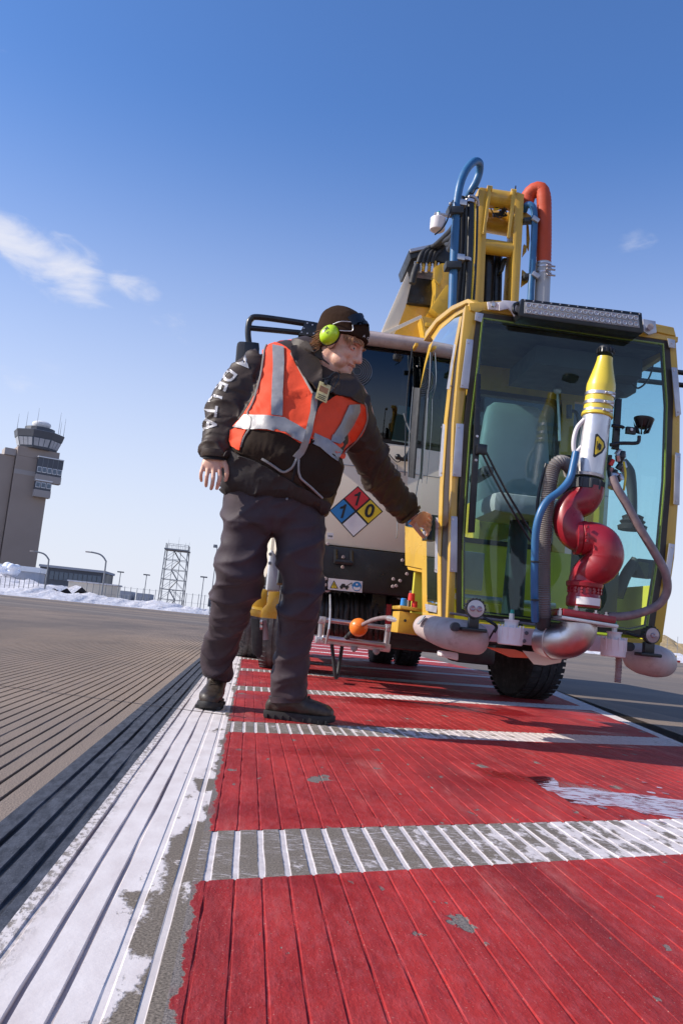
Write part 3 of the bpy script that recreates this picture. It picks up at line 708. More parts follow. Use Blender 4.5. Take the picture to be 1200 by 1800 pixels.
# street lamps
def base(u, Y): p = P(u, horizon(u), Y); return Vector((p.x, Y, 0))
def curved_lamp(ub, uarm, vtop, Y, label, r=.11):
    b = base(ub, Y); t = P(uarm, vtop, Y); bx = b.x
    o = thing('street_lamp', label, 'street lamp', b, 'curved arm street lamps by the terminal')
    H = t.z; L = t.x-bx; 
    mb = MB(); mb.tube([b+Vector((0,0,-.5)), b+Vector((0,0,H*.75)), b+Vector((L*.05, 0, H*.87)), b+Vector((L*.35, 0, H*.97)), b+Vector((L*.85, 0, H))], r, 8); part('pole', mb, M['galv'], o)
    mb = MB(); mb.box(b+Vector((L*1.0, 0, H-.02)), (abs(L)*.28, .3, .18), None, .05); part('lamp_head', mb, M['towertrim'], o)
curved_lamp(77, 57, 969, 120, 'curved arm street lamp in front of the control tower base')
curved_lamp(177, 155, 970, 120, 'curved arm street lamp at the right end of the low terminal building')
def straight_lamp(u, vt, Y, label, r=.08):
    b = base(u, Y); H = P(u+ (horizon(u)-vt)*.105, vt, Y).z
    o = thing('street_lamp', label, 'street lamp', b, 'straight street lamps behind the snow')
    mb = MB(); mb.cyl(b+Vector((0,0,-.5)), b+Vector((0,0,H)), r, r*.7, 8); part('pole', mb, M['galv'], o)
    mb = MB(); mb.box(b+Vector((0, 0, H+.05)), (r*12, r*4, r*2.2), None, .02); part('lamp_head', mb, M['towerdark'], o)
for u, v, Y, lab in ((205, 1006, 130, 'straight dark lamp post, first to the right of the terminal building'), (251, 1011, 130, 'straight dark lamp post just left of the lattice tower'),
                     (351, 1015, 120, 'straight dark lamp post just right of the lattice tower')): straight_lamp(u, v, Y, lab)
b = base(368, 110); H = P(377, 960, 110).z
o = thing('floodlight_mast', 'tall thin floodlight mast beside the worker\'s leg, tallest post on the skyline', 'floodlight', b)
mb = MB(); mb.cyl(b+Vector((0,0,-.5)), b+Vector((0,0,H)), .07, .05, 8); part('pole', mb, M['galv'], o)
mb = MB(); mb.box(b+Vector((-.25, 0, H)), (.5, .3, .4), None, .04); part('lamp_head', mb, M['galv'], o)
mb = MB(); mb.box(b+Vector((-.1, -.1, H*.18)), (.4, .3, 1.1), None, .04); part('control_box', mb, M['towerdark'], o)
for u, v in ((1171, 1121), (1189, 1119)):
    b = base(u, 150); o = thing('thin_pole', 'thin far pole at the right edge, %s of the two beyond the dry grass' % ('left' if u < 1180 else 'right'), 'pole', b)
    mb = MB(); mb.cyl(b, b+Vector((0, 0, P(u, v, 150).z)), .05, .04, 6); part('pole', mb, M['galv'], o)
b = base(1187, 118); o = thing('yellow_marker_post', 'short yellow marker post with red and white debris at the right edge', 'marker post', b)
mb = MB(); mb.box(b+Vector((0, 0, .5)), (.22, .22, 1.0), None, .03); part('post', mb, M['yellow'], o)
mb = MB(); mb.box(b+Vector((.5, .1, .18)), (.45, .3, .3), None, .05); part('base_block', mb, M['redplastic'], o)
# fence along the snow
def fence(x0, x1, Y, n, label, h=1.9):
    o = thing('wire_fence', label, 'fence', ((x0+x1)/2, Y, 0))
    for i in range(n+1):
        x = x0+(x1-x0)*i/n; mb = MB(); mb.cyl((x, Y, -.2), (x, Y, h+random.uniform(-.05, .05)), .05, .05, 6); part('post', mb, M['galv'], o)
    for z in (h*.5, h*.95): mb = MB(); mb.cyl((x0, Y, z), (x1, Y, z), .018, .018, 4); part('rail', mb, M['galv'], o)
fence(base(-10, 118).x, base(65, 118).x, 118, 9, 'low wire fence on the snow in front of the control tower', 2.3)
fence(base(150, 140).x, base(432, 140).x, 140, 26, 'thin wire fence along the snow bank below the lattice tower', 3.0)

# ------------------------------------------------------------------ THE WORKER
Z_ = Vector((0, 0, 1))
PO = PG(470, 1262); PO.z = 0
man = thing('person', 'worker in orange vest and dark jacket bending to open the yellow cab door', 'person', PO)
def ring(uL, vL, uR, vR, Y, b, n=28, pw=2.25, YR=None, tilt=0):
    a0, a1 = P(uL, vL, Y), P(uR, vR, YR if YR else Y)
    c = (a0+a1)/2; A = (a1-a0)/2; An = A.normalized()
    B = Vector((0, 1, tilt)); B = (B-An*B.dot(An)).normalized()*b
    o = []
    for i in range(n):
        t = 2*math.pi*i/n; ct, st = math.cos(t), math.sin(t)
        o.append(c+A*(abs(ct)**(2/pw)*(1 if ct > 0 else -1))+B*(abs(st)**(2/pw)*(1 if st > 0 else -1)))
    return o
def ridge(x): return 1-2*abs(x)
def folds(segs):
    """displacement made of creases running round each limb segment: (a, b, radius of influence, folds per metre, amplitude)"""
    def fn(p, nrm):
        best, bd = None, 9
        for s in segs:
            a, b = s[0], s[1]; ab = b-a; t = max(0, min(1, (p-a).dot(ab)/ab.length_squared)); d = (p-a-ab*t).length/s[2]
            if d < bd: bd, best = d, (s, t, ab)
        s, t, ab = best; L = ab.length; ax = ab.normalized()
        along = (p-s[0]).dot(ax); side = (p-s[0])-ax*along
        w = noise.noise_vector(p*5.5)*.055
        q = Vector((0, 0, 0))+ax*(along*s[3])+side*(s[3]*.42)+ax*(side.x+side.z)*s[3]*.5
        n1 = ridge(noise.noise(q+w*s[3]+Vector((s[5], 0, 0))))
        n2 = noise.noise(q*2.1+Vector((3, s[5], 1)))
        k = s[4]*(s[6](t) if len(s) > 6 else 1)
        c1 = max(0, n1)**3; q3 = q*1.9+Vector((9, 2, s[5]))+w*s[3]*1.6; c2 = max(0, ridge(noise.noise(q3)))**4
        return k*(1.25*c1+.62*c2-.42+.14*n2)
    return fn

# --- trousers: pelvis and two legs
tl = MB()
tl.rings([ring(398,846,562,868,3.70,.145), ring(392,880,566,892,3.69,.155), ring(388,912,568,920,3.69,.15), ring(400,935,560,942,3.70,.11)])
legA = [(391,900,482,905,3.70,.13),(389,940,472,948,3.70,.122),(381,975,467,982,3.70,.115),(382,1012,461,1022,3.71,.110),(377,1040,445,1050,3.76,.100),(373,1072,437,1082,3.84,.092),(365,1110,422,1122,3.95,.085),(358,1145,409,1156,4.05,.082),(359,1180,401,1193,4.12,.080)]
legB = [(478,905,567,905,3.69,.135),(481,945,567,945,3.69,.125),(486,985,568,982,3.68,.115),(494,1024,566,1024,3.69,.11),(492,1055,565,1062,3.72,.107),(488,1088,561,1088,3.75,.10),(484,1130,544,1132,3.80,.092),(480,1180,542,1182,3.85,.09),(475,1228,537,1226,3.89,.088)]
tl.rings([ring(*r) for r in legA]); tl.rings([ring(*r) for r in legB])
cen = lambda r: (P(r[0], r[1], r[4])+P(r[2], r[3], r[4]))/2
hA, kA, fA = cen(legA[0]), cen(legA[4]), cen(legA[8]); hB, kB, fB = cen(legB[0]), cen(legB[4]), cen(legB[8])
kneebump = lambda t: .8+.8*max(0, 1-abs(t-1)*2.5)
sg = [(hA, kA, .1, 5.5, .017, 1, kneebump), (kA, fA, .09, 7, .017, 4, lambda t: .8+.9*max(0, t-.45)), (hB, kB, .1, 5.5, .017, 9, kneebump), (kB, fB, .09, 6.5, .015, 13, lambda t: .7+1.0*max(0, t-.6))]
tr_mb = remesh(tl, .0085, 5, folds(sg))
part('trousers', tr_mb, M['trousers'], man, angle=0)
TRB = bvh_of(tr_mb)

# --- jacket
jk = MB()
torso = [(389,862,573,902,3.70,.165),(391,835,584,880,3.69,.195),(394,800,596,845,3.67,.215),(402,765,602,805,3.66,.215),(415,728,610,765,3.68,.20),(433,690,625,730,3.70,.18),(446,655,636,705,3.72,.155),(460,622,640,686,3.74,.125),(478,604,630,672,3.76,.10),(505,598,618,655,3.78,.085)]
jk.rings([ring(*r) for r in torso])
armR = [(448,612,482,680,3.74,.085),(420,632,468,690,3.71,.085),(394,655,462,706,3.68,.085),(377,685,450,722,3.66,.082),(366,715,440,742,3.64,.078),(358,745,428,766,3.62,.072),(353,772,414,788,3.60,.066),(351,798,405,804,3.58,.058)]
armL = [(585,690,640,690,3.78,.09),(592,735,652,712,3.82,.088),(600,778,664,752,3.87,.085),(612,806,678,790,3.93,.082),(634,842,692,822,4.00,.076),(660,876,711,850,4.09,.068),(684,902,726,874,4.17,.060),(707,918,735,893,4.24,.050)]
jk.rings([ring(*r) for r in armR]); jk.rings([ring(*r) for r in armL])
cA = lambda L, i: cen(L[i])
sR, eR, wR = cA(armR,1), cA(armR,4), cA(armR,7); sL, eL, wL = cA(armL,1), cA(armL,4), cA(armL,7)
pel, chest = cA(torso,0), cA(torso,7)
sg = [(sR, eR, .08, 8, .013, 2, lambda t: .5+.7*t), (eR, wR, .07, 10, .013, 5), (sL, eL, .08, 8, .015, 7, lambda t: .7+.6*t), (eL, wL, .07, 9, .014, 11), (pel, chest, .2, 5, .010, 3, lambda t: 1.7-1.2*t)]
jk_mb = remesh(jk, .0078, 5, folds(sg))
JB = bvh_of(jk_mb)
part('jacket', jk_mb, M['jacket'], man, angle=0)

# --- draping cloth pieces over a surface
def drape(pts, bvh, off, th, step=7, back=False, Y0=3.7, wav=0.0, curve=False):
    if curve:
        q = []
        L = len(pts)
        for i in range(L):
            p0, p1, p2, p3 = (Vector(pts[(i+k) % L]) for k in (-1, 0, 1, 2))
            for k in range(4):
                t = k/4; q.append(.5*((2*p1)+(p2-p0)*t+(2*p0-5*p1+4*p2-p3)*t*t+(3*p1-p0-3*p2+p3)*t**3))
        pts = [tuple(x) for x in q]
    bm = bmesh.new(); f = bm.faces.new([bm.verts.new((u, v, 0)) for u, v in pts])
    bmesh.ops.triangulate(bm, faces=bm.faces[:])
    us = [p[0] for p in pts]; vs = [p[1] for p in pts]
    for lo, hi, nrm in ((min(us), max(us), (1, 0, 0)), (min(vs), max(vs), (0, 1, 0))):
        x = lo+step
        while x < hi:
            bmesh.ops.bisect_plane(bm, geom=bm.verts[:]+bm.edges[:]+bm.faces[:], plane_co=Vector(nrm)*x, plane_no=nrm); x += step
    bmesh.ops.remove_doubles(bm, verts=bm.verts, dist=.01)
    bm.verts.index_update(); front, rear = [], []
    for v in bm.verts:
        u, w_ = v.co.x, v.co.y; d = ray(u, w_).normalized()
        if back: h = bvh.ray_cast(CAM+d*8, -d)
        else: h = bvh.ray_cast(CAM, d)
        if h[0] is None or (h[0]-P(u, w_, Y0)).length > .6:
            h = bvh.find_nearest(P(u, w_, Y0))
            pos, nn = h[0], h[1]
        else: pos, nn = h[0], h[1]
        if (nn.dot(d) > 0) != back: nn = -nn if abs(nn.dot(d)) > .2 else nn
        k = (wav*noise.noise(Vector((u*.03, w_*.03, off*50)))+wav*1.3*max(0, ridge(noise.noise(Vector((u*.018+w_*.022, w_*.012-u*.006, off*20)))))**4) if wav else 0
        front.append([pos, nn, k])
    # average the normals over neighbours so the cloth bridges creases
    for _ in range(2):
        new = []
        for v in bm.verts:
            nb = [e.other_vert(v).index for e in v.link_edges]
            s = front[v.index][0]*1.0; n_ = front[v.index][1].copy()
            for i in nb: s = s+front[i][0]; n_ = n_+front[i][1]
            new.append([s/(len(nb)+1) if not v.is_boundary else front[v.index][0], n_.normalized(), front[v.index][2]])
        front = new
    F = [p+n_*(off+k) for p, n_, k in front]; Rr = [p+n_*(off+k-th) for p, n_, k in front]
    mb = MB(); n0 = len(F); fs = [tuple(v.index for v in f.verts) for f in bm.faces]
    bd = [tuple(v.index for v in e.verts) for e in bm.edges if e.is_boundary]
    mb.v = F+Rr; mb.f = fs+[tuple(reversed([i+n0 for i in f])) for f in fs]+[(a, b, b+n0, a+n0) for a, b in bd]
    bm.free(); return mb
vestR = [(468,603),(484,604),(500,611),(512,622),(520,640),(530,660),(545,688),(556,708),(553,735),(545,760),(538,781),(500,763),(472,757),(440,756),(410,752),(421,742),(437,720),(452,690),(460,655),(463,625)]
vestL = [(562,712),(575,706),(590,698),(612,697),(632,700),(640,712),(644,728),(641,750),(632,768),(615,780),(604,795),(597,806),(580,790),(560,775),(543,769),(552,738)]
vd = [(412,754),(440,757),(472,758),(500,764),(538,782),(548,774),(562,780),(580,796),(592,812),(597,822),(592,848),(580,868),(562,872),(540,860),(524,838),(512,828),(498,832),(480,822),(462,808),(440,800),(418,794),(404,785),(407,770)]
vest = part('vest', drape(vestR, JB, .009, .005, curve=True, wav=.006), M['orangevest'], man, label='orange high visibility vest, half with the wide silver tape')
part('vest_panel', drape(vestL, JB, .009, .005, curve=True, Y0=3.75, wav=.006), M['orangevest'], vest)
part('vest_panel', drape([(468,603),(520,600),(600,640),(640,690),(642,740),(600,800),(560,782),(500,765),(440,757),(410,752),(437,720),(455,680)], JB, .013, .006, back=True, step=12), M['orangevest'], vest)
part('lower_panel', drape(vd, JB, .008, .005, wav=.006, curve=True, step=9), M['vestdark'], vest, label='dark brown lower panel of the vest')
part('side_gusset', drape([(404,757),(422,753),(436,757),(430,770),(424,790),(406,784),(402,775)], JB, .016, .006), M['orangevest'], vest)
VM = MB(); VM.v = list(jk_mb.v); VM.f = list(jk_mb.f)
for o_ in (vest, *vest.children):
    if o_.name.startswith('vest_panel.001'): continue
    VM.add([v.co+PO for v in o_.data.vertices], [tuple(p.vertices) for p in o_.data.polygons])
VB = bvh_of(VM)
tape = [[(479,607),(499,611),(500,640),(497,690),(496,732),(476,730),(478,690),(480,640)],
        [(410,752),(421,741),(430,730),(470,731),(500,735),(538,757),(532,778),(500,763),(470,755),(440,754)],
        [(552,762),(575,772),(592,785),(600,792),(592,810),(578,800),(562,786),(546,778)],
        [(612,712),(630,710),(631,722),(620,745),(607,765),(596,778),(582,768),(597,745)],
        [(583,764),(598,766),(604,772),(596,781),(580,776)]]
for t in tape: part('reflective_tape', drape(t, VB, .0075, .003, step=5, curve=False), M['tape'], vest)
zipt = drape([(549,690),(559,692),(558,712),(553,735),(548,758),(541,780),(533,798),(524,808),(514,802),(526,788),(533,770),(538,752),(545,725)], VB, .007, .004, step=5)
part('zip_strip', zipt, M['piping'], vest)
def on_jacket(u, v, off, bvh=JB, Y0=3.7):
    d = ray(u, v).normalized(); h = bvh.ray_cast(CAM, d)
    if h[0] is None or h[0].y > Y0+.5: h = bvh.find_nearest(P(u, v, Y0))
    n_ = h[1] if h[1].dot(d) < 0 else -h[1]
    return h[0]+n_*off
def piping(pts, r=.004, off=.018, mat='piping', name='edge_binding', par=None, bvh=None):
    if bvh is None: bvh = VB; off = off*.25
    mb = MB(); q = []
    for i in range(len(pts)-1):
        for k in range(4): q.append(tuple(Vector(pts[i]).lerp(Vector(pts[i+1]), k/4)))
    q.append(pts[-1]); w = [on_jacket(u, v, off, bvh) for u, v in q]
    for _ in range(2): w = [w[0]]+[(w[i-1]+w[i]*2+w[i+1])/4 for i in range(1, len(w)-1)]+[w[-1]]
    mb.tube(w, r, 6, 2); return part(name, mb, M[mat], par or vest)
piping([(461,806),(480,817),(498,831),(512,822),(520,806)], .0055, .022, 'tape')
piping([(524,808),(523,825),(528,842),(545,855),(566,874)], .0050, .022, 'tape')
piping([(467,604),(463,630),(460,655),(452,688),(444,712),(434,728),(444,735),(441,752),(430,768),(424,786)], .004, .019)
piping([(634,702),(643,715),(645,735),(640,752),(628,772),(612,788),(599,806)], .004, .019)
piping([(512,622),(522,642),(536,668),(549,692)], .005, .019)
# jacket hem: charcoal lower part with drawcord channel, and pocket zips
hem = [(392,800),(404,792),(440,806),(470,820),(500,838),(525,852),(560,876),(574,884),(571,900),(545,897),(500,888),(455,878),(420,868),(388,858),(390,830)]
jh = part('hem_panel', drape(hem, JB, .012, .008, wav=.009, step=8, curve=True), M['jackethem'], man, label='charcoal lower jacket with gathered hem')
piping([(390,852),(420,862),(455,872),(500,884),(540,893),(571,897)], .010, .014, 'jackethem', 'hem_band', jh)
piping([(390,862),(425,871),(460,880),(497,890)], .004, .016, 'piping', 'drawcord', jh)
piping([(520,812),(518,830),(512,850),(507,872),(503,888)], .005, .018, 'cuff', 'zip', jh)
for u, v in ((505,872),(503,882)):
    mb = MB(); mb.sph(on_jacket(u, v, .022), .006, 8); part('zip_pull', mb, M['galv'], jh)
# cuffs
def cuff(rings, n='cuff', mat='cuff', par=man): mb = MB(); mb.rings([ring(*r) for r in rings]); return part(n, mb, M[mat], par)
cuff([(353,790,406,796,3.58,.060),(352,797,405,803,3.58,.060),(354,803,404,808,3.58,.057)], 'sleeve_hem', 'jacket')
cuff([(355,800,402,806,3.58,.050),(357,808,398,812,3.575,.046)])
cuff([(703,920,737,888,4.235,.055),(708,921,739,893,4.25,.055)], 'sleeve_hem', 'jacket')
cuff([(708,916,736,896,4.25,.044),(713,918,738,899,4.26,.038)])
# collar: stand collar round the neck and two lapels
mb = MB()
def cring(uL, vL, uR, vR, Y, b, r): return ring(uL, vL, uR, vR, Y, b, 32, 2)
o_ = [cring(505,610,632,692,3.74,.125,0), cring(512,597,626,668,3.74,.115,0), cring(532,592,622,662,3.76,.10,0)]
i_ = [cring(538,596,616,662,3.76,.088,0), cring(530,606,618,676,3.75,.10,0)]
mb.rings(o_+i_); part('stand_collar', mb, M['jacket'], man)
JC = MB(); JC.v = list(jk_mb.v); JC.f = list(jk_mb.f); JC.rings(o_+i_); JCB = bvh_of(JC)
part('collar_flap', drape([(510,618),(528,610),(541,604),(552,622),(562,648),(566,672),(558,690),(545,680),(532,664),(518,642)], JCB, .020, .010, step=6, curve=True, wav=.01), M['jacket'], man)
part('collar_flap', drape([(573,690),(580,672),(595,662),(612,664),(622,680),(634,706),(622,706),(602,700),(588,698)], JCB, .022, .010, step=6, curve=True, wav=.01), M['jacket'], man)
part('shirt_front', drape([(545,630),(556,650),(566,664),(580,676),(574,692),(562,700),(556,684),(548,660)], JCB, .012, .004, step=6), M['shirt'], man)
# badge
bc = on_jacket(563, 700, .045); ux = (P(573,706,3.5)-P(553,697,3.5)).normalized(); uy = (P(567,683,3.5)-P(558,716,3.5)).normalized()
nb_ = ux.cross(uy).normalized(); BR = Matrix((ux, uy, nb_)).transposed()
mb = MB(); mb.box(bc, (.052, .078, .004), BR, .0015); bd = part('badge', mb, M['card'], man)
mb = MB(); mb.box(bc-nb_*.0+nb_*.003+uy*.010, (.038, .024, .002), BR, 0); part('badge_photo', mb, M['hair'], bd)
for q, w in ((-.016, .036), (-.024, .03), (-.031, .036)):
    mb = MB(); mb.box(bc+nb_*.003+uy*q, (w, .003, .001), BR, 0); part('printed_line', mb, M['ink'], bd)
mb = MB(); mb.tube([bc+uy*.036+nb_*.004, bc+uy*.05, bc+uy*.058+ux*.01-nb_*.01], .004, 8); mb.box(bc+uy*.042+nb_*.006, (.014, .02, .008), BR, .002); part('clip', mb, M['black'], bd)
piping([(566,678),(574,668),(584,664),(590,672),(580,690),(572,700)], .0028, .045, 'black', 'microphone_cord', man, JCB)

# --- lettering DELTA down the sleeve, conformed to the cloth
def conform(txt, size, u, v, ux, uy, bvh, mat, par, off=.003, name='letter', Y0=3.65, raw=None, label=None):
    vs, fs = raw if raw else text_mesh(txt, size)
    bm = bmesh.new(); bv = [bm.verts.new(x) for x in vs]
    for f in fs:
        try: bm.faces.new([bv[i] for i in f])
        except ValueError: pass
    bmesh.ops.triangulate(bm, faces=bm.faces[:]); bmesh.ops.subdivide_edges(bm, edges=bm.edges[:], cuts=2, use_grid_fill=True)
    c = on_jacket(u, v, 0, bvh, Y0); d = ray(u, v).normalized()
    bm.verts.index_update(); o = []
    for q in bm.verts:
        p = c+ux*q.co.x+uy*q.co.y; dd = (p-CAM).normalized()
        h = bvh.ray_cast(CAM, dd)
        if h[0] is None or abs(h[0].y-c.y) > .25: h = bvh.find_nearest(p)
        n_ = h[1] if h[1].dot(dd) < 0 else -h[1]
        o.append(h[0]+n_*off)
    mb = MB(); mb.v = o; mb.f = [tuple(x.index for x in f.verts) for f in bm.faces]; bm.free()
    return part(name, mb, M[mat], par, label=label, smooth=False)
R_, D_ = right, down
def dirs(ang): a = rad(ang); return R_*math.cos(a)+D_*math.sin(a), R_*math.sin(a)-D_*math.cos(a)
tri = ([Vector((-.028,-.02,0)), Vector((.028,-.02,0)), Vector((0,.036,0)), Vector((0,-.006,0))], [(0,3,2), (3,1,2)])
for ch, u, v, ang in (('t', 428, 637, 140), ('D', 401, 659, 128), ('E', 387, 677, 112), ('L', 377, 700, 104), ('T', 369, 722, 98), ('A', 368, 746, 95)):
    ux, uy = dirs(ang)
    conform(ch, .078, u, v, ux, uy, JB, 'letters', man, .0025, 'letter' if ch != 't' else 'triangle_emblem', raw=tri if ch == 't' else None)

# --- boots
def boot(c, yaw, L=.305, pitch=0, lab=None):
    f = Vector((math.cos(yaw), math.sin(yaw), 0)); s = Vector((-f.y, f.x, 0)); z = Vector((0, 0, 1))
    def rg(x, zc, w, h, zlo=None, n=20, lift=0):
        o = []
        for i in range(n):
            t = 2*math.pi*i/n; ct, st = math.cos(t), math.sin(t)
            yy = w*abs(ct)**.75*(1 if ct > 0 else -1); zz = zc+h*abs(st)**.8*(1 if st > 0 else -1)
            o.append(c+f*x+s*yy+z*(max(zz, .028)+lift))
        return o
    mb = MB()
    mb.rings([rg(-.005, .05, .020, .022), rg(.012, .062, .034, .036), rg(.05, .072, .040, .048), rg(.10, .082, .042, .056), rg(.145, .074, .046, .048), rg(.19, .064, .051, .038), rg(.235, .058, .051, .032), rg(.27, .054, .044, .028), rg(.292, .048, .030, .02), rg(.300, .044, .014, .012)])
    def ar(zz, x0, r, ry): return [c+f*(x0+math.cos(2*math.pi*i/20)*r)+s*(math.sin(2*math.pi*i/20)*ry)+z*zz for i in range(20)]
    mb.rings([ar(.05, .065, .055, .036), ar(.09, .075, .060, .042), ar(.13, .072, .060, .048), ar(.19, .070, .060, .050)])
    bm_ = remesh(mb, .006, 3, lambda p, n: .0022*noise.noise(p*38)+.002*ridge(noise.noise(p*16)))
    b = part('boot', bm_, M['boot'], man, label=lab, angle=0)
    def outline(k, zz, lift=0):
        pr = [(-.012, .012), (-.008, .028), (.03, .041), (.09, .038), (.14, .045), (.20, .056), (.25, .054), (.285, .038), (.304, .018), (.310, 0)]
        pts = [(x, w) for x, w in pr]+[(x, -w) for x, w in reversed(pr[:-1])]
        return [c+f*(x*k+(1-k)*.14)+s*(w*k)+z*(zz+(.010*max(0, (x-.2)/.1)**2 if zz < .02 else .006*max(0, (x-.2)/.1)**2)) for x, w in pts]
    mb = MB(); mb.rings([outline(.97, .001), outline(1.0, .008), outline(1.0, .028), outline(.985, .034)]); so = part('sole', mb, M['sole'], b)
    mb = MB()
    for i in range(9):
        x = .01+i*.033; mb.box(c+f*x+z*.012, (.006, .116 if x > .15 else .09, .016), Matrix((f, s, z)).transposed(), .001)
    part('sole_lug', mb, M['sole'], b)
    BB = bvh_of(bm_)
    for i in range(5):
        x = .105+i*.018; h1 = BB.ray_cast(c+f*x+s*.02+z*.4, -z)[0]; h2 = BB.ray_cast(c+f*(x+.012)-s*.02+z*.4, -z)[0]
        if h1 and h2:
            m_ = BB.ray_cast(c+f*(x+.006)+z*.4, -z)[0] or (h1+h2)/2
            mb = MB(); mb.tube([h1+z*.002, m_+z*.006, h2+z*.002], .0032, 6, 4); part('lace', mb, M['lace'], b)
    return b
aB = PG(463, 1262); tB = PG(592, 1277); yB = math.atan2(tB.y-aB.y, tB.x-aB.x); cB = aB+Vector((math.cos(yB)*.012, math.sin(yB)*.012, 0)); cB.z = 0
boot(cB+Vector((0, .03, 0)), yB, lab='boot seen from its side, toe to the right')
cA_ = PG(385, 1232); tA_ = PG(361, 1247); aA = Vector((fA.x-.02, 4.05, 0)); tA = PG(366, 1249)
yA = math.atan2(tA.y-.0-aA.y, tA.x-aA.x)
toe = PG(363, 1250); dA = Vector((-.10, -1, 0)).normalized(); yA = math.atan2(dA.y, dA.x)
cA0 = toe-dA*.30; cA0.z = 0
boot(cA0+Vector((.0, .01, 0)), yA, lab='boot pointing at the viewer')
# trouser hems closing over the boots
for r0, r1 in (((357,1174,404,1190,4.12,.085), (361,1184,400,1198,4.12,.075)), ((472,1224,540,1222,3.89,.092), (474,1234,537,1232,3.89,.088))):
    mb = MB(); mb.rings([ring(*r0), ring(*r1)]); part('trouser_hem', mb, M['trousers'], man)
# seam and pocket lines
for pts in ([(478,1120),(482,1080),(490,1040)],):
    piping(pts, .0025, .002, 'trousers', 'seam', man, TRB)

# --- head, neck, hands and inner body: one continuous skin mesh
Hc = P(601, 606, 3.66)
Ff = Vector((.82, -.44, -.40)).normalized()
Uu = Vector((.17, -.06, 1)); Uu = (Uu-Ff*Uu.dot(Ff)).normalized(); Ss = Ff.cross(Uu).normalized()   # Ss: his right side (towards the viewer)
def hp(f, s, u): return Hc+Ff*f+Ss*s+Uu*u
def he(mb, c, r, n=24, m=14): mb.ell(hp(*c), Ff*r[0], Ss*r[1], Uu*r[2], n, m)
bd_ = MB()
for c, r in (((-.012,0,.032),(.100,.080,.088)), ((.026,0,-.030),(.066,.064,.082)), ((.022,0,-.080),(.062,.064,.046)), ((.076,0,-.104),(.028,.033,.025)),
             ((.050,.040,-.034),(.034,.027,.032)), ((.050,-.040,-.034),(.034,.027,.032)), ((.036,.040,-.072),(.046,.028,.036)), ((.036,-.040,-.072),(.046,.028,.036)),
             ((.078,.022,.022),(.017,.024,.009)), ((.078,-.022,.022),(.017,.024,.009)), ((.084,0,.020),(.012,.014,.014)),
             ((.012,0,-.112),(.062,.060,.036)), ((.020,0,-.13),(.050,.055,.034)),
             ((.092,0,-.064),(.014,.028,.009)), ((.090,0,-.080),(.014,.023,.010)), ((.085,0,-.055),(.012,.026,.012)),
             ((.109,0,-.036),(.020,.018,.016)), ((.096,.013,-.040),(.012,.009,.009)), ((.096,-.013,-.040),(.012,.009,.009)), ((-.01,.078,-.02),(.022,.008,.034))): he(bd_, c, r)
bd_.tube([hp(.086,0,.018), hp(.098,0,-.004), hp(.109,0,-.030)], .011, 12, 5, radii=[.010,.012,.015])
bd_.tube([hp(-.015,0,-.05), hp(-.022,0,-.11), P(578,672,3.74), P(565,700,3.76)], .07, 20, 5, radii=[.066,.070,.074,.085])
ch, pv = P(545,730,3.70), P(490,870,3.70)
bd_.ell(ch, Vector((.16,0,.03)), Vector((0,.10,0)), Vector((-.02,0,.16)), 20, 12); bd_.ell(pv, Vector((.15,0,0)), Vector((0,.11,0)), Vector((0,0,.16)), 20, 12)
bd_.tube([ch, (ch+pv)/2, pv], .14, 18, 4, radii=[.13,.15,.13])
for a, b, c_ in ((P(470,650,3.72), eR, P(377,800,3.58)), (P(622,690,3.80), eL, P(724,905,4.26))): bd_.tube([ch, a, b, c_], .05, 14, 6, radii=[.07,.055,.042,.029])
lerp_r = lambda i: .062-.0045*i
bd_.tube([pv]+[cen(r) for r in legA]+[cA0+dA*.075+Z_*.07], .06, 14, 3, radii=[.08]+[lerp_r(i) for i in range(9)]+[.026]); bd_.tube([pv]+[cen(r) for r in legB]+[cB+Vector((math.cos(yB)*.075, math.sin(yB)*.075+.03, .07))], .06, 14, 3, radii=[.08]+[lerp_r(i) for i in range(9)]+[.026])
def hand_parts(wr, palm, fingers, thumb):
    m_ = MB()
    m_.rings([ring(*r) for r in palm])
    for f_ in fingers+[thumb]:
        pts = [P(*q[:3]) for q in f_]; m_.tube(pts, .009, 12, 5, radii=[q[3] for q in f_]); m_.sph(pts[-1], f_[-1][3]*.98, 12)
        for q in f_[1:-1]: m_.sph(P(*q[:3]), q[3]*1.10, 12)
    return m_
hR = hand_parts(None, [(359,800,397,805,3.58,.026,20),(357,806,397,810,3.572,.024,20),(354,814,394,817,3.565,.021,20),(353.5,822,389,826,3.56,.018,20),(355,828,386,830,3.556,.013,20)],
    [[(385,822,3.556,.0100),(386,838,3.543,.0094),(383.5,850,3.55,.0088),(381,858.5,3.56,.0080)],
     [(375,823,3.552,.0098),(374.5,840,3.534,.0092),(373,852,3.540,.0086),(371,859,3.555,.0078)],
     [(365.5,822,3.553,.0094),(363.5,837,3.534,.0088),(362.5,848,3.543,.0082),(362,854,3.556,.0074)],
     [(357,819,3.556,.0088),(353.5,831,3.541,.0080),(353,840,3.549,.0074),(354,845,3.560,.0066)]],
    [(391,808,3.565,.0145),(397,820,3.550,.0118),(398.5,833,3.546,.0102),(396,844,3.552,.0084)])
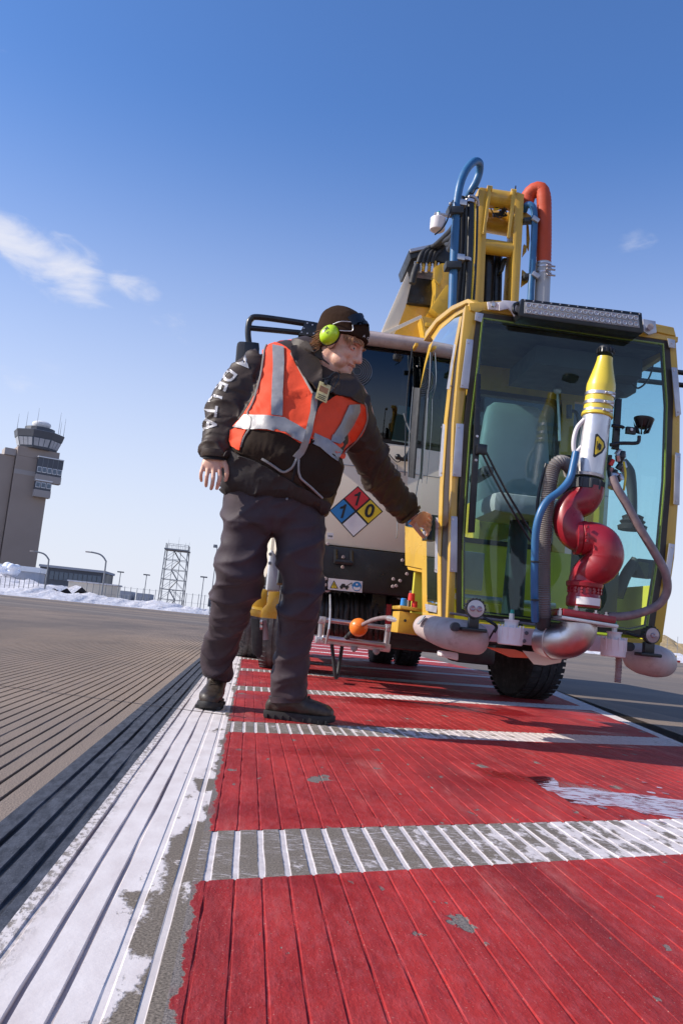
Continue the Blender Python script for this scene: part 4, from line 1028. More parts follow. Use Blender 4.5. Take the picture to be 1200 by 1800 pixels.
hL = hand_parts(None, [(717,921,737,901,4.25,.028,20),(722,923,743,898,4.28,.026,20),(729,926,748,899,4.31,.024,20),(736,928,751,902,4.335,.020,20),(741,927,752,906,4.35,.014,20)],
    [[(748,903,4.34,.0115),(754,906,4.38,.0108),(757,912,4.42,.0095),(755,918,4.43,.0085)],
     [(748,911,4.34,.0112),(754,916,4.38,.0105),(756,922,4.42,.0095),(754,927,4.43,.0085)],
     [(746,918,4.34,.0108),(752,924,4.375,.0100),(755,930,4.41,.0092),(753,934,4.42,.0082)],
     [(743,924,4.33,.0100),(749,930,4.365,.0092),(752,937,4.39,.0084),(750,941,4.40,.0074)]],
    [(728,922,4.27,.0160),(734,931,4.27,.0125),(740,939,4.28,.0110),(744,944,4.29,.0092)])
bd_.add(hR.v, hR.f); bd_.add(hL.v, hL.f)
def skinfn(p, n):
    q = p-Hc; f, s, u = q.dot(Ff), abs(q.dot(Ss)), q.dot(Uu); d = 0
    if q.length < .2:
        g = lambda a, b, c_, r: math.exp(-(((f-a)**2+(s-b)**2+(u-c_)**2)/r**2))
        d -= .0045*g(.082,.034,.002,.016)          # eye sockets
        d -= .006*math.exp(-((u+.0725)/.0035)**2-((f-.095)/.02)**2-(s/.026)**4)   # mouth line
        d -= .003*g(.075,.036,-.052,.012)         # fold beside the nose
        d -= .0025*g(.082,.0,-.092,.010)
        d += .0006*noise.noise(p*90)
    return d
bm_ = remesh(bd_, .0034, 1, skinfn, (Hc, .21, 7))
part('body', bm_, M['skin'], man, label='face, neck and both bare hands', angle=0)
for sd in (1, -1):
    mb = MB(); mb.ell(hp(.0775, .035*sd, .0005), (Ff*.9+Ss*(.45*sd)).normalized()*.0050, (Ss*.9-Ff*.45*sd).normalized()*.0125, Uu*.0048, 14, 8); e = part('eye', mb, M['eyewhite'], man)
    mb = MB(); mb.ell(hp(.0815, .036*sd, -.0005), Ff*.0026, Ss*.0050, Uu*.0042, 12, 8); part('iris', mb, M['iris'], e)
    mb = MB(); mb.tube([hp(.068,.050*sd,.001), hp(.0765,.043*sd,.0058), hp(.0815,.033*sd,.0066), hp(.080,.021*sd,.004)], .0048, 8, 4); part('eyelid', mb, M['skin'], man)
    mb = MB(); mb.tube([hp(.069,.049*sd,-.003), hp(.0765,.040*sd,-.0068), hp(.079,.026*sd,-.0062)], .0040, 8, 4); part('eyelid', mb, M['skin'], man)
    mb = MB(); mb.tube([hp(.076,.054*sd,.019), hp(.092,.040*sd,.028), hp(.098,.020*sd,.026)], .0042, 8, 4, radii=[.002,.0045,.003]); part('eyebrow', mb, M['hair'], man)
mb = MB(); mb.tube([hp(.086,.022,-.0745), hp(.097,.008,-.0728), hp(.097,-.008,-.0728), hp(.086,-.022,-.0745)], .0028, 8, 4); part('lips', mb, M['lip'], man)
# hair: locks at the nape, temple and under the hat
mb = MB(); rnd = random.Random(3)
def lock(a, dirn, L, r):
    a = Vector(a); d = Vector(dirn).normalized(); w = Vector((rnd.uniform(-1,1), rnd.uniform(-1,1), rnd.uniform(-1,1)))*.5
    mb.tube([a, a+d*L*.35+w*L*.12, a+d*L*.7+w*L*.35-Uu*L*.08, a+d*L+w*L*.5-Uu*L*.25], r, 5, 3, radii=[r, r, r*.7, r*.15])
for i in range(620):
    s = rnd.uniform(-.055, .082); f = -.095+abs(s)*.35+rnd.uniform(-.01,.02); u = rnd.uniform(-.075, .02)
    lock(hp(f, s, u), -Ff*.9-Uu*1.0+Ss*(.35*s/.08), rnd.uniform(.022, .050), rnd.uniform(.0013, .0027))
for i in range(60):
    lock(hp(rnd.uniform(.025,.075), .079-rnd.uniform(0,.012), rnd.uniform(.022,.036)), Ff*.9-Uu*1.1, rnd.uniform(.014, .028), .0018)
for i in range(46):
    s = rnd.uniform(-.06, .06); lock(hp(.093-abs(s)*.45, s, .046), -Uu*1.0+Ff*.25+Ss*rnd.uniform(-.3,.3), rnd.uniform(.012, .030), .0017)
part('hair', mb, M['hair'], man)['kind'] = 'stuff'
# knit hat
hatc = hp(-.008, 0, .030); HU = (Uu*1.0-Ff*.28).normalized(); HF = (Ff-HU*Ff.dot(HU)).normalized()
def hr(h, a, b, sh=0, n=36): return [hatc+HU*h*1.04+HF*(math.cos(2*math.pi*i/n)*a*1.08+sh-.010)+Ss*(math.sin(2*math.pi*i/n)*b*1.06) for i in range(n)]
mb = MB(); mb.rings([hr(-.004,.106,.086), hr(-.006,.111,.091), hr(.012,.114,.0935), hr(.042,.113,.093,-.002), hr(.072,.106,.088,-.006), hr(.098,.089,.075,-.014), hr(.119,.062,.054,-.022), hr(.132,.034,.030,-.030), hr(.137,.008,.008,-.032)])
ht = remesh(mb, .005, 2, lambda p, n: .0028*ridge(noise.noise(Vector(((p-Hc).dot(Ff)*9, (p-Hc).dot(Ss)*9, (p-Hc).dot(Uu)*26))))+.0008*noise.noise(p*150))
hat = part('knit_hat', ht, M['hat'], man, angle=0); HB = bvh_of(ht)
mb = MB(); mb.tube([hatc+HU*.138+HF*-.03, hatc+HU*.118+HF*.03+Ss*.01, hatc+HU*.085+HF*.075+Ss*.03, hatc+HU*.05+HF*.100+Ss*.03], .0028, 6, 5); part('crown_seam', mb, M['hat'], hat)
def on_hat(u, v, off): return on_jacket(u, v, off, HB, 3.66)
ux, uy = dirs(16)
conform('', 0, 639, 591, ux, uy, HB, 'letters', hat, .003, 'triangle_emblem', 3.66, raw=([v*.22 for v in tri[0]], tri[1]))
for ch, u, v in (('D', 646, 594.5), ('E', 650.5, 598)): conform(ch, .014, u, v, ux, uy, HB, 'letters', hat, .003, 'letter', 3.66)
# ear defenders
for sd, lab in ((1, 'lime green ear cup'), (-1, None)):
    ec = hp(-.024, .100*sd, .000); A1 = (Uu*.93+Ff*.30).normalized(); A2 = A1.cross(Ss).normalized(); ax = Ss*sd
    prof = [(-.030,.60),(-.026,.93),(-.010,1.0),(.006,.98),(.020,.86),(.028,.62),(.031,.30),(.032,.02)]
    def er(h, k, n=28): return [ec+ax*h+A1*(math.cos(2*math.pi*i/n)*.047*k)+A2*(math.sin(2*math.pi*i/n)*.039*k) for i in range(n)]
    mb = MB(); mb.rings([er(h, k) for h, k in prof if h > -.02]); cup = part('ear_cup', mb, M['lime'], man, label=lab)
    mb = MB(); mb.rings([er(-.032,.80), er(-.030,.96), er(-.018,1.04), er(-.009,1.02), er(-.0085,.9)]); part('ear_cushion', mb, M['black'], cup)
    if sd == 1:
        q = ec+ax*.0325
        for k_, (tx, sz, dv) in enumerate((('3M', .020, .014), ('X1', .013, -.006))):
            a = rad(60); mbt = MB(); uxx = (A1*.25-A2*.97 if (A2.dot(right) < 0) else A1*.25+A2*.97).normalized(); uxx = (R_*.82-D_*.50).normalized(); uxx = (uxx-ax*uxx.dot(ax)).normalized(); uyy = ax.cross(uxx).normalized()
            flat_text(mbt, tx, sz, q+uyy*dv+uxx*.004-ax*.001, uxx, uyy, .0015); part('cup_marking', mbt, M['ink'], cup, smooth=False)
        strap0 = on_hat(632, 560, .010); strap1 = on_hat(650, 562, .008)
        for dy in (.7, -.7):
            a0 = ec+A1*(.038 if dy > 0 else .012)+A2*(.020*dy)+ax*.004
            a0 = ec+A1*(.046*math.cos(.55*dy))+A2*(.038*math.sin(.9*dy))+ax*.0
            mid = on_hat(600, 566, .010) if (a0-P(560,570,3.6)).length < (a0-P(610,600,3.6)).length else on_hat(618, 582, .010)
            mb = MB(); mb.tube([a0, mid, on_hat(617, 567, .010) if mid.x < on_hat(610,570,0).x else on_hat(619, 572, .010)], .0022, 8, 6); part('wire_arm', mb, M['alu'], cup)
# head band strap crossing the crown
pts = [(612,563),(622,561),(632,559),(641,560)]
part('headband', drape([(610,560),(618,555),(630,553),(640,556),(647,566),(650,576),(645,572),(637,565),(628,565),(620,572)], HB, .012, .006, step=4, Y0=3.66), M['black'], man)

# ------------------------------------------------------------------ DE-ICING TRUCK
TO = Vector((1.3, 7.0, 0))
truck = thing('deicing_truck', 'white and yellow deicing truck with a glass operator cab on its boom', 'truck', TO)
X, Yv, Z = Vector((1,0,0)), Vector((0,1,0)), Vector((0,0,1))
CF = 3.95                                    # front plane of the operator cab
q0 = Vector((.945, CF, 1)); q1 = Vector((.880, 4.90, 1)); sn = Vector((-(q1.y-q0.y), (q1.x-q0.x), 0)).normalized()   # outward normal (left side)
def PS(u, v): return PP(u, v, q0, sn)
def fp(pts, Y=CF, d=.03, bev=.003): mb = MB(); mb.prism(poly(pts, Y), (0, d, 0), bev); return mb
def sp(pts, d=.025, off=0, bev=.002): mb = MB(); mb.prism([PS(u, v)+sn*off for u, v in pts], -sn*d, bev); return mb
def bolt(mb, c, n, r=.008, h=.006): n = Vector(n).normalized(); mb.cyl(c, c+n*h, r, r*.8, 6)

# --- front frame of the cab
cab = part('cab_frame', fp([(824,532),(880,528),(1000,548),(1130,566),(1176,576),(1188,590),(1187,600),(1000,572),(850,545),(838,549),(826,545)], CF-.02, .08, .004), M['yellow'], truck, label='yellow frame of the operator cab')
part('corner_post', fp([(818,536),(840,540),(840,552),(824,640),(811,740),(804,860),(800,1000),(798,1090),(786,1090),(790,980),(793,860),(797,740),(806,640)], CF-.012, .05, .004), M['yellow'], cab)
part('corner_post', fp([(1173,586),(1187,590),(1195,700),(1194,850),(1185,980),(1163,1130),(1146,1130),(1164,1000),(1176,850),(1180,700)], CF-.012, .05, .004), M['yellow'], cab)
part('sill_beam', fp([(790,1092),(1160,1128),(1152,1150),(790,1116)], CF-.004, .10, .004), M['yellow_worn'], cab)
# dark gasket between frame and glass
gas = [(838,548),(1000,570),(1176,594),(1183,700),(1179,850),(1168,985),(1148,1112),(1120,1118),(980,1104),(830,1088),(803,1080),(803,960),(809,860),(816,740),(828,640)]
def ringplate(outer, inner, Y, d):
    n = len(outer); mb = MB(); o = poly(outer, Y); i = poly(inner, Y); dv = Vector((0, d, 0))
    vs = o+i+[p+dv for p in o]+[p+dv for p in i]; fs = []
    for k in range(n):
        l = (k+1) % n
        fs += [(k, l, n+l, n+k), (2*n+k, 3*n+k, 3*n+l, 2*n+l), (k, 2*n+k, 2*n+l, l), (n+k, n+l, 3*n+l, 3*n+k)]
    mb.add(vs, fs); return mb
def shrink(pts, k, c=(990, 830)): 
    o = []
    for u, v in pts:
        du, dv = c[0]-u, c[1]-v; o.append((u+k*(1 if du > 0 else -1)*min(1, abs(du)/60), v+k*(1 if dv > 0 else -1)*min(1, abs(dv)/60)))
    return o
part('gasket', ringplate(gas, shrink(gas, 14), CF-.016, .02), M['gasket'], cab)
gl_out = shrink(gas, 9)
ws = part('windscreen', fp(gl_out, CF-.026, .006, 0), M['glass'], truck, label='teal tinted front glass of the operator cab')
part('glass_edge', ringplate(shrink(gas, 9.5), shrink(gas, 11.5), CF-.030, .012), M['limeedge'], ws)
# aluminium retaining strips with screws
def strip_plate(pts, screws, Y=CF-.04, side=False):
    o = part('retaining_strip', sp(pts, .006, .012) if side else fp(pts, Y, .006, .0015), M['aludull'], cab)
    mb = MB()
    for u, v in screws: bolt(mb, (PS(u, v)+sn*.012) if side else P(u, v, Y), sn if side else (0,-1,0), .005, .004)
    part('screw', mb, M['chrome'], o)
strip_plate([(820,595),(832,597),(823,683),(809,681)], [(823,602),(812,676)])
strip_plate([(802,744),(815,745),(810,838),(795,837)], [(806,751),(799,832)])
strip_plate([(793,907),(804,908),(803,1006),(791,1005)], [(796,913),(794,1001)])
strip_plate([(836,548),(850,551),(846,566),(834,562)], [(841,556)])
strip_plate([(1180,645),(1190,646),(1197,728),(1188,732)], [(1184,651),(1192,724)])
strip_plate([(1187,795),(1196,797),(1194,888),(1184,886)], [(1192,802),(1188,881)])
strip_plate([(1176,955),(1186,957),(1175,1035),(1166,1030)], [(1181,962),(1171,1027)])
strip_plate([(1173,594),(1186,597),(1187,612),(1176,610)], [(1180,603)])
# --- left side: door with glass
part('side_rail', sp([(754,588),(772,566),(800,545),(826,532),(826,541),(800,556),(775,578),(762,600)], .04), M['yellow'], cab, smooth=False)
part('roof_rim', sp([(750,600),(753,584),(772,560),(800,538),(828,526),(840,532),(838,538),(826,533),(800,546),(772,568),(757,590)], .05, .02), M['yellow'], cab)
part('door_post', sp([(815,552),(826,545),(806,640),(795,740),(789,860),(787,1000),(786,1090),(777,1088),(776,1000),(781,860),(789,740),(800,640)], .03, .004), M['gasket'], cab, smooth=False)
part('door_edge', sp([(810,558),(815,555),(800,640),(789,740),(781,860),(777,980),(778,1088),(772,1088),(771,980),(775,860),(783,740),(794,640)], .03, .010), M['yellow'], cab, smooth=False)
dglass = [(762,600),(775,580),(800,560),(811,556),(794,640),(783,740),(775,860),(771,980),(770,1062),(752,1058),(751,932),(714,925),(718,840),(728,760),(738,690),(750,640)]
door = part('cab_door', sp(dglass, .006, .006, 0), M['glassside'], truck, label='side door glass of the operator cab', smooth=False)
part('door_sill', sp([(750,1062),(772,1066),(770,1078),(752,1074)], .012, .012), M['aludull'], door, smooth=False)
part('edge_rail', sp([(754,606),(762,598),(748,650),(738,700),(735,700),(746,640)], .02, .002), M['yellow'], door, smooth=False)
hc = sp([(754,908),(763,905),(761,950),(752,952)], .03, .035, .003)
hd = part('door_handle', hc, M['black'], door)
part('latch', sp([(756,922),(760,921),(759,932),(755,933)], .02, .045, .001), M['galv'], hd); part('latch', sp([(756,936),(759,935),(759,945),(755,946)], .02, .045, .001), M['aludull'], hd)
for pts in ([(801,605),(804,606),(793,685),(788,684)], [(781,745),(785,747),(780,838),(774,838)], [(769,910),(773,911),(772,1008),(767,1006)]): strip_plate(pts, [(sum(p[0] for p in pts)/4, pts[0][1]+6), (sum(p[0] for p in pts)/4, pts[2][1]-6)], side=True)
part('side_panel', sp([(711,924),(750,929),(751,1058),(752,1078),(777,1080),(786,1092),(786,1112),(742,1104),(741,1000),(712,994)], .05, .0), M['yellow'], cab, smooth=False)
part('panel_lip', sp([(712,995),(742,1001),(742,1007),(714,1001)], .06, -.01), M['yellow_worn'], cab, smooth=False)
part('bottom_slot', sp([(750,1085),(775,1090),(775,1094),(750,1089)], .003, .002, 0), M['black'], cab, smooth=False)
# wiper with its linkage and rods on the side door
mb = MB(); mb.tube([PS(744,612)+sn*.07, PS(735,690)+sn*.07, PS(731,760)+sn*.065, PS(728,838)+sn*.06], .004, 8); wp = part('side_wiper_rod', mb, M['black'], door)
mb = MB(); mb.box(PS(746,612)+sn*.06, (.02,.10,.02), None, .003); part('bracket', mb, M['yellow_worn'], wp)
mb = MB(); mb.prism([PS(741,683)+sn*.05, PS(746,683)+sn*.03, PS(740,760)+sn*.03, PS(736,842)+sn*.035, PS(730,840)+sn*.05], -sn*.012, .002); part('side_wiper_blade', mb, M['rubber'], door)
mb = MB(); mb.tube([PS(741,682)+sn*.055, PS(735,760)+sn*.055, PS(731,840)+sn*.05], .0025, 6); part('blade_edge', mb, M['galv'], wp)
mb = MB(); mb.tube([PS(729,730)+sn*.07, PS(732,748)+sn*.06, PS(735,765)+sn*.04], .006, 8); part('bolt', mb, M['dark'], wp)
mb = MB(); mb.tube([PS(762,620)+sn*.02, PS(762,670)+sn*.025, PS(757,700)+sn*.02], .003, 6); mb.tube([PS(757,700)+sn*.02, PS(755,760)+sn*.02, PS(747,850)+sn*.02], .002, 6); part('inner_rod', mb, M['galv'], wp)
mb = MB(); mb.tube([PS(722,820)+sn*.09, PS(718,850)+sn*.07, PS(712,935)+sn*.05, PS(710,948)+sn*.05], .004, 8); part('grab_rod', mb, M['galv'], door)
# --- rest of the shell: right side, rear, roof, floor, seen through the glass
def vb(x0, x1, y0, y1, z0, z1, bev=.004): mb = MB(); mb.box(((x0+x1)/2,(y0+y1)/2,(z0+z1)/2), (x1-x0,y1-y0,z1-z0), None, bev); return mb
zb = P(800,1100,CF).z; ztl = P(838,545,CF).z; ztr = P(1180,590,CF).z; xr = P(1180,850,CF).x
XLc, XRc = .92, xr-.02
M['sunlit_yellow'] = simple('sun_tinted_yellow_paint', (.60, .53, .05), .5, var=.08)  # yellow interior paint, with sunlight through the tinted glass put into the colour
part('floor', vb(XLc+.03, XRc, CF+.06, 4.9, zb-.02, zb+.03), M['sunlit_yellow'], cab, smooth=False)
mb = MB(); mb.prism([Vector((.945,CF+.03,ztl-.01)), Vector((.885,4.92,ztl+.07)), Vector((XRc+.03,4.92,ztl+.07)), Vector((XRc+.03,CF+.03,ztl-.01))], (0,0,.03), .004); part('roof', mb, M['yellow'], cab, smooth=False)
mb = MB(); mb.prism([Vector((.99,CF+.10,ztl-.045)), Vector((.93,4.86,ztl+.03)), Vector((XRc-.02,4.86,ztl+.03)), Vector((XRc-.02,CF+.10,ztl-.045))], (0,0,.025), .004); part('roof_lining', mb, M['dark'], cab, smooth=False)
# rear wall with rounded window
part('rear_wall_lower', vb(XLc-.01, XRc, 4.86, 4.90, zb, zb+.50), M['sunlit_yellow'], cab, smooth=False)
zw0, zw1 = zb+.50, ztl-.12
part('rear_post', vb(XLc-.01, XLc+.20, 4.86, 4.90, zw0, zw1), M['yellow'], cab, smooth=False)
part('rear_post', vb(XRc-.24, XRc-.16, 4.86, 4.90, zw0, zw1), M['yellow'], cab, smooth=False)
part('rear_post', vb(XRc-.05, XRc, 4.86, 4.90, zw0, zw1), M['yellow'], cab, smooth=False)
part('rear_header', vb(XLc-.01, XRc, 4.86, 4.90, zw1, ztl+.05), M['yellow'], cab, smooth=False)
mb = MB(); x0, x1 = XLc+.20, XRc-.24
def rr(x0, x1, z0, z1, r, y): 
    o = []
    for cx_, cz_, a0 in ((x1-r, z1-r, 0), (x0+r, z1-r, 90), (x0+r, z0+r, 180), (x1-r, z0+r, 270)):
        for k in range(6): a = rad(a0+k*18); o.append(Vector((cx_+r*math.cos(a), y, cz_+r*math.sin(a))))
    return o
o1, i1 = rr(x0, x1, zw0, zw1, .07, 4.855), rr(x0+.028, x1-.028, zw0+.028, zw1-.028, .05, 4.855); n = len(o1)
mb.add(o1+i1+[p+Yv*.05 for p in o1]+[p+Yv*.05 for p in i1], [f for k in range(n) for f in ((k,(k+1)%n,n+(k+1)%n,n+k),(2*n+k,3*n+k,3*n+(k+1)%n,2*n+(k+1)%n),(n+k,n+(k+1)%n,3*n+(k+1)%n,3*n+k),(k,2*n+k,2*n+(k+1)%n,(k+1)%n))])
part('rear_window_seal', mb, M['gasket'], cab)
mb = MB(); mb.prism(i1, (0, .006, 0)); part('rear_window', mb, M['glass'], cab, smooth=False)
# right wall
part('right_wall_lower', vb(XRc-.0, XRc+.03, CF+.05, 4.9, zb, zb+.30), M['sunlit_yellow'], cab, smooth=False)
part('right_post', vb(XRc-.0, XRc+.03, 4.78, 4.9, zb+.30, ztl), M['yellow'], cab, smooth=False)
part('right_glass', vb(XRc+.005, XRc+.011, CF+.05, 4.78, zb+.30, ztl-.02, 0), M['glass'], cab, smooth=False)
part('right_rail', vb(XRc-.01, XRc+.02, CF+.05, 4.78, ztl-.06, ztl), M['yellow'], cab, smooth=False)
# seat
mb = MB()
def seatring(z, w, y, d, r=3): 
    return [Vector((1.36+w*(abs(math.cos(t))**(2/r))*(1 if math.cos(t) > 0 else -1), y+d*(abs(math.sin(t))**(2/r))*(1 if math.sin(t) > 0 else -1), z)) for t in [2*math.pi*k/28 for k in range(28)]]
sz0 = P(905,905,4.55).z; sz1 = P(905,705,4.55).z
mb.rings([seatring(sz0, .19, 4.58, .05), seatring(sz0+.05, .215, 4.58, .06), seatring((sz0+sz1)/2, .205, 4.60, .06), seatring(sz1-.08, .18, 4.62, .055), seatring(sz1-.03, .165, 4.63, .045), seatring(sz1, .13, 4.635, .025)])
seat = part('seat_back', mb, M['seat'], truck)
mb = MB(); mb.box((1.36, 4.38, sz0+.0), (.42, .42, .11), None, .04); part('seat_cushion', mb, M['seat'], seat)
mb = MB(); mb.cyl((1.36,4.4,zb), (1.36,4.4,sz0-.05), .06, .05, 16); part('pedestal', mb, M['dark'], seat)
for sx in (-.24, .26): mb = MB(); mb.box((1.36+sx, 4.35, sz0+.16), (.06,.30,.05), None, .02); part('armrest', mb, M['dark'], seat)
# joystick console
mb = MB(); mb.box((1.74, 4.28, zb+.30), (.17,.26,.42), None, .02); js = part('console', mb, M['dark'], truck)
jp = P(1112, 905, 4.2)
mb = MB(); mb.lathe(jp+Vector((0,0,-.08)), Z, [(0,.07),(.02,.075),(.03,.055),(.045,.065),(.055,.05),(.07,.055),(.08,.035)], 20); part('joystick_gaiter', mb, M['rubber'], js)
mb = MB(); mb.tube([jp+Vector((0,0,0)), P(1110,860,4.2), P(1104,830,4.2), P(1092,812,4.2)], .025, 12, 5, radii=[.022,.026,.034,.030]); part('joystick', mb, M['dark'], js)
# monitor at the top right and its cable, visor and hanging levers
mb = MB(); mb.prism([P(1060,640,4.3), P(1122,655,4.3), P(1118,690,4.3), P(1098,692,4.3), P(1060,668,4.3)], (0,.12,0), .005); mb.box(P(1100,620,4.35), (.22,.16,.10), None, .01); mn = part('monitor', mb, M['dark'], truck)
mb = MB(); mb.tube([P(1140,612,4.25), P(1147,640,4.25), P(1138,668,4.25), P(1122,682,4.25), P(1112,676,4.28)], .005, 8); part('cable', mb, M['black'], mn)
part('overhead_panel', vb(1.30, 1.88, 4.15, 4.6, ztl-.16, ztl-.06), M['dark'], cab, smooth=False)
mb = MB(); mb.tube([P(980,690,4.5), P(982,740,4.5), P(983,775,4.5)], .008, 8); mb.sph(P(979,686,4.5), .022); part('lever', mb, M['alu'], truck)
mb = MB(); mb.tube([P(1000,712,4.5), P(1000,735,4.5)], .016, 10); mb.tube([P(1002,722,4.5), P(1014,728,4.5), P(1020,770,4.5)], .01, 8); mb.lathe(P(992,812,4.45), Z, [(0,.07),(.02,.075),(.03,.05)], 20); part('armrest_post', mb, M['black'], truck)
# inside: kick panel with screw heads and a box
mb = MB(); mb.box((1.12, 4.80, zb+.33), (.34,.06,.22), None, .01); part('interior_box', mb, M['seat'], cab)
mb = MB(); mb.cyl(P(800,1048,4.6), P(975,1066,4.6), .018, .018, 12); part('foot_rail', mb, M['aludull'], cab)
mb = MB(); mb.tube([P(1118,985,4.3), P(1100,1010,4.3), P(1085,1050,4.3)], .03, 10); mb.box(P(1130,1000,4.4), (.12,.1,.1), None, .02); part('pedal_box', mb, M['dark'], cab)

# --- front wiper
mb = MB(); mb.prism([P(838,656,CF-.07), P(845,657,CF-.07), P(843,780,CF-.07), P(834,936,CF-.07), P(823,936,CF-.07), P(832,790,CF-.07)], (0,.018,0), .002); wi = part('wiper_blade', mb, M['black'], truck)
for off in (0, 9): mb = MB(); mb.tube([P(842+off,786+off*.3,CF-.09), P(880+off,862,CF-.09), P(932+off,952-off*.4,CF-.07)], .0055, 8, 5); part('wiper_arm', mb, M['black'], wi)
mb = MB(); mb.box(P(846,790,CF-.085), (.05,.03,.05), None, .008); part('wiper_joint', mb, M['black'], wi)
mb = MB(); bolt(mb, P(838,767,CF-.07), (0,-1,0)); bolt(mb, P(836,809,CF-.07), (0,-1,0)); part('wiper_bolt', mb, M['chrome'], wi)

# --- light bar
Yb_ = CF-.13
mb = MB(); mb.prism(poly([(916,524),(1128,549),(1131,583),(1128,586),(914,556),(911,550)], Yb_), (0,.10,0), .006); lbr = part('light_bar', mb, M['black'], truck, label='black twin row light bar above the windscreen')
mb = MB(); mb.prism(poly([(922,530),(1122,554),(1124,576),(921,550)], Yb_-.003), (0,.004,0), .001); part('reflector_tray', mb, M['seat'], lbr)
for r in range(2):
    for i in range(20):
        t = (i+.5)/20; u = 923+t*199; v = 535.5+t*24+r*10.6
        mb = MB(); c_ = P(u, v, Yb_-.003); mb.lathe(c_, (0,-1,0), [(0,.0126),(.004,.012),(.0045,.0095),(.001,.006),(.001,.003),(.003,.001)], 12); part('led_lens', mb, M['lensbright'] if (i+r) % 3 else M['aludull'], lbr)
for i in range(14):
    mb = MB(); bolt(mb, P(922+i*15.5, 527+i*1.88, Yb_), (0,-1,0), .004, .003); part('bezel_screw', mb, M['aludull'], lbr)
mb = MB(); mb.prism(poly([(876,532),(884,527),(906,529),(918,534),(916,552),(904,556),(898,546),(893,542),(878,545)], CF-.06), (0,.012,0), .002); bk = part('light_bracket', mb, M['plasticwhite'], lbr)
mb = MB(); bolt(mb, P(866,536,CF-.06), (0,-1,0), .012, .010); mb.cyl(P(866,536,CF-.05), P(866,536,CF-.02), .02, .02, 12); part('bolt', mb, M['alu'], bk)
mb = MB(); mb.prism(poly([(856,530),(878,530),(880,545),(858,543)], CF-.05), (0,.01,0), .002); part('bracket_plate', mb, M['plasticwhite'], bk)
mb = MB(); mb.tube([P(912,532,Yb_+.05), P(903,536,Yb_+.03), P(903,548,Yb_+.02), P(912,553,Yb_+.05)], .008, 8); part('mount_arm', mb, M['black'], bk)
mb = MB(); mb.prism(poly([(1130,560),(1152,564),(1154,584),(1140,588),(1131,582)], CF-.06), (0,.012,0), .002); mb.cyl(P(1143,574,CF-.09), P(1143,574,CF-.05), .016, .016, 10); part('light_bracket', mb, M['aludull'], lbr)
part('roof_gutter', fp([(1134,562),(1140,566),(1184,575),(1188,590),(1176,588),(1140,580)], CF-.03, .05, .004), M['yellow'], cab)

# --- monitor nozzle assembly
YN = 3.60
noz = thing('dummy', 'x', 'x') if False else None
def PN(u, v, d=0): return P(u, v, YN+d)
ax = (PN(1065,615)-PN(1031,860)); L = ax.length; ax.normalize(); px = YN/FPX
b0 = PN(1038,838)
def alongv(v): t = (860-v)/(860-615); return PN(1031,860).lerp(PN(1065,615), t)
mb = MB(); a_ = alongv(840); b_ = alongv(733); mb.lathe(a_, ax, [(0,.066),(.012,.068),(.016,.062),((b_-a_).length-.0,.062)], 28)
nz_ = part('nozzle_barrel', mb, M['alu'], truck, label='aluminium nozzle barrel with yellow tip')
mb = MB(); a_ = alongv(735); H_ = (alongv(629)-a_).length; mb.lathe(a_, ax, [(0,.066),(.004,.070),(.016,.068),(.022,.063),(H_*.44,.063),(H_*.48,.064),(H_*.54,.063),(H_*.66,.054),(H_*.80,.044),(H_*.92,.0365),(H_*.97,.0350),(H_,.0345),(H_,.030),(H_-.02,.029)], 32); part('nozzle_tip', mb, simple('lemon_yellow_plastic', (.74,.56,.05), .32, var=.06, coat=.3), nz_)
for v in (697,713,727):
    a_ = alongv(v); mb = MB(); mb.lathe(a_-ax*.008, ax, [(0,.0635),(.001,.0665),(.015,.0665),(.016,.0635)], 28); hcp = part('hose_clamp', mb, M['chrome'], nz_)
    c_ = a_+Vector((.018,-.068,-.002)); mb = MB(); mb.cyl(c_-X*.022, c_+X*.024, .006, .006, 8, .001); mb.box(c_, (.02,.012,.014), None, .002); part('clamp_screw', mb, M['alu'], hcp)
mb = MB(); c_ = P(1064,620,YN+.10); mb.lathe(c_, (ax+Vector((.1,.1,0))), [(-.012,.024),(-.01,.034),(.018,.038),(.022,.036),(.022,.026),(.012,.024)], 28)
for k in range(14): t = 2*math.pi*k/14; d = (X*math.cos(t)+Yv*math.sin(t)); mb.box(c_+d*.038+ax*.006, (.008,.008,.022), None, .002)
part('nozzle_cap', mb, M['black'], nz_)
mb = MB(); mb.tube([alongv(742)+Vector((-.058,-.01,0)), PN(1014,752), PN(1008,775), PN(1010,795), alongv(786)+Vector((-.055,-.01,-.01))], .010, 12, 6); part('handle', mb, M['plasticwhite'], nz_)
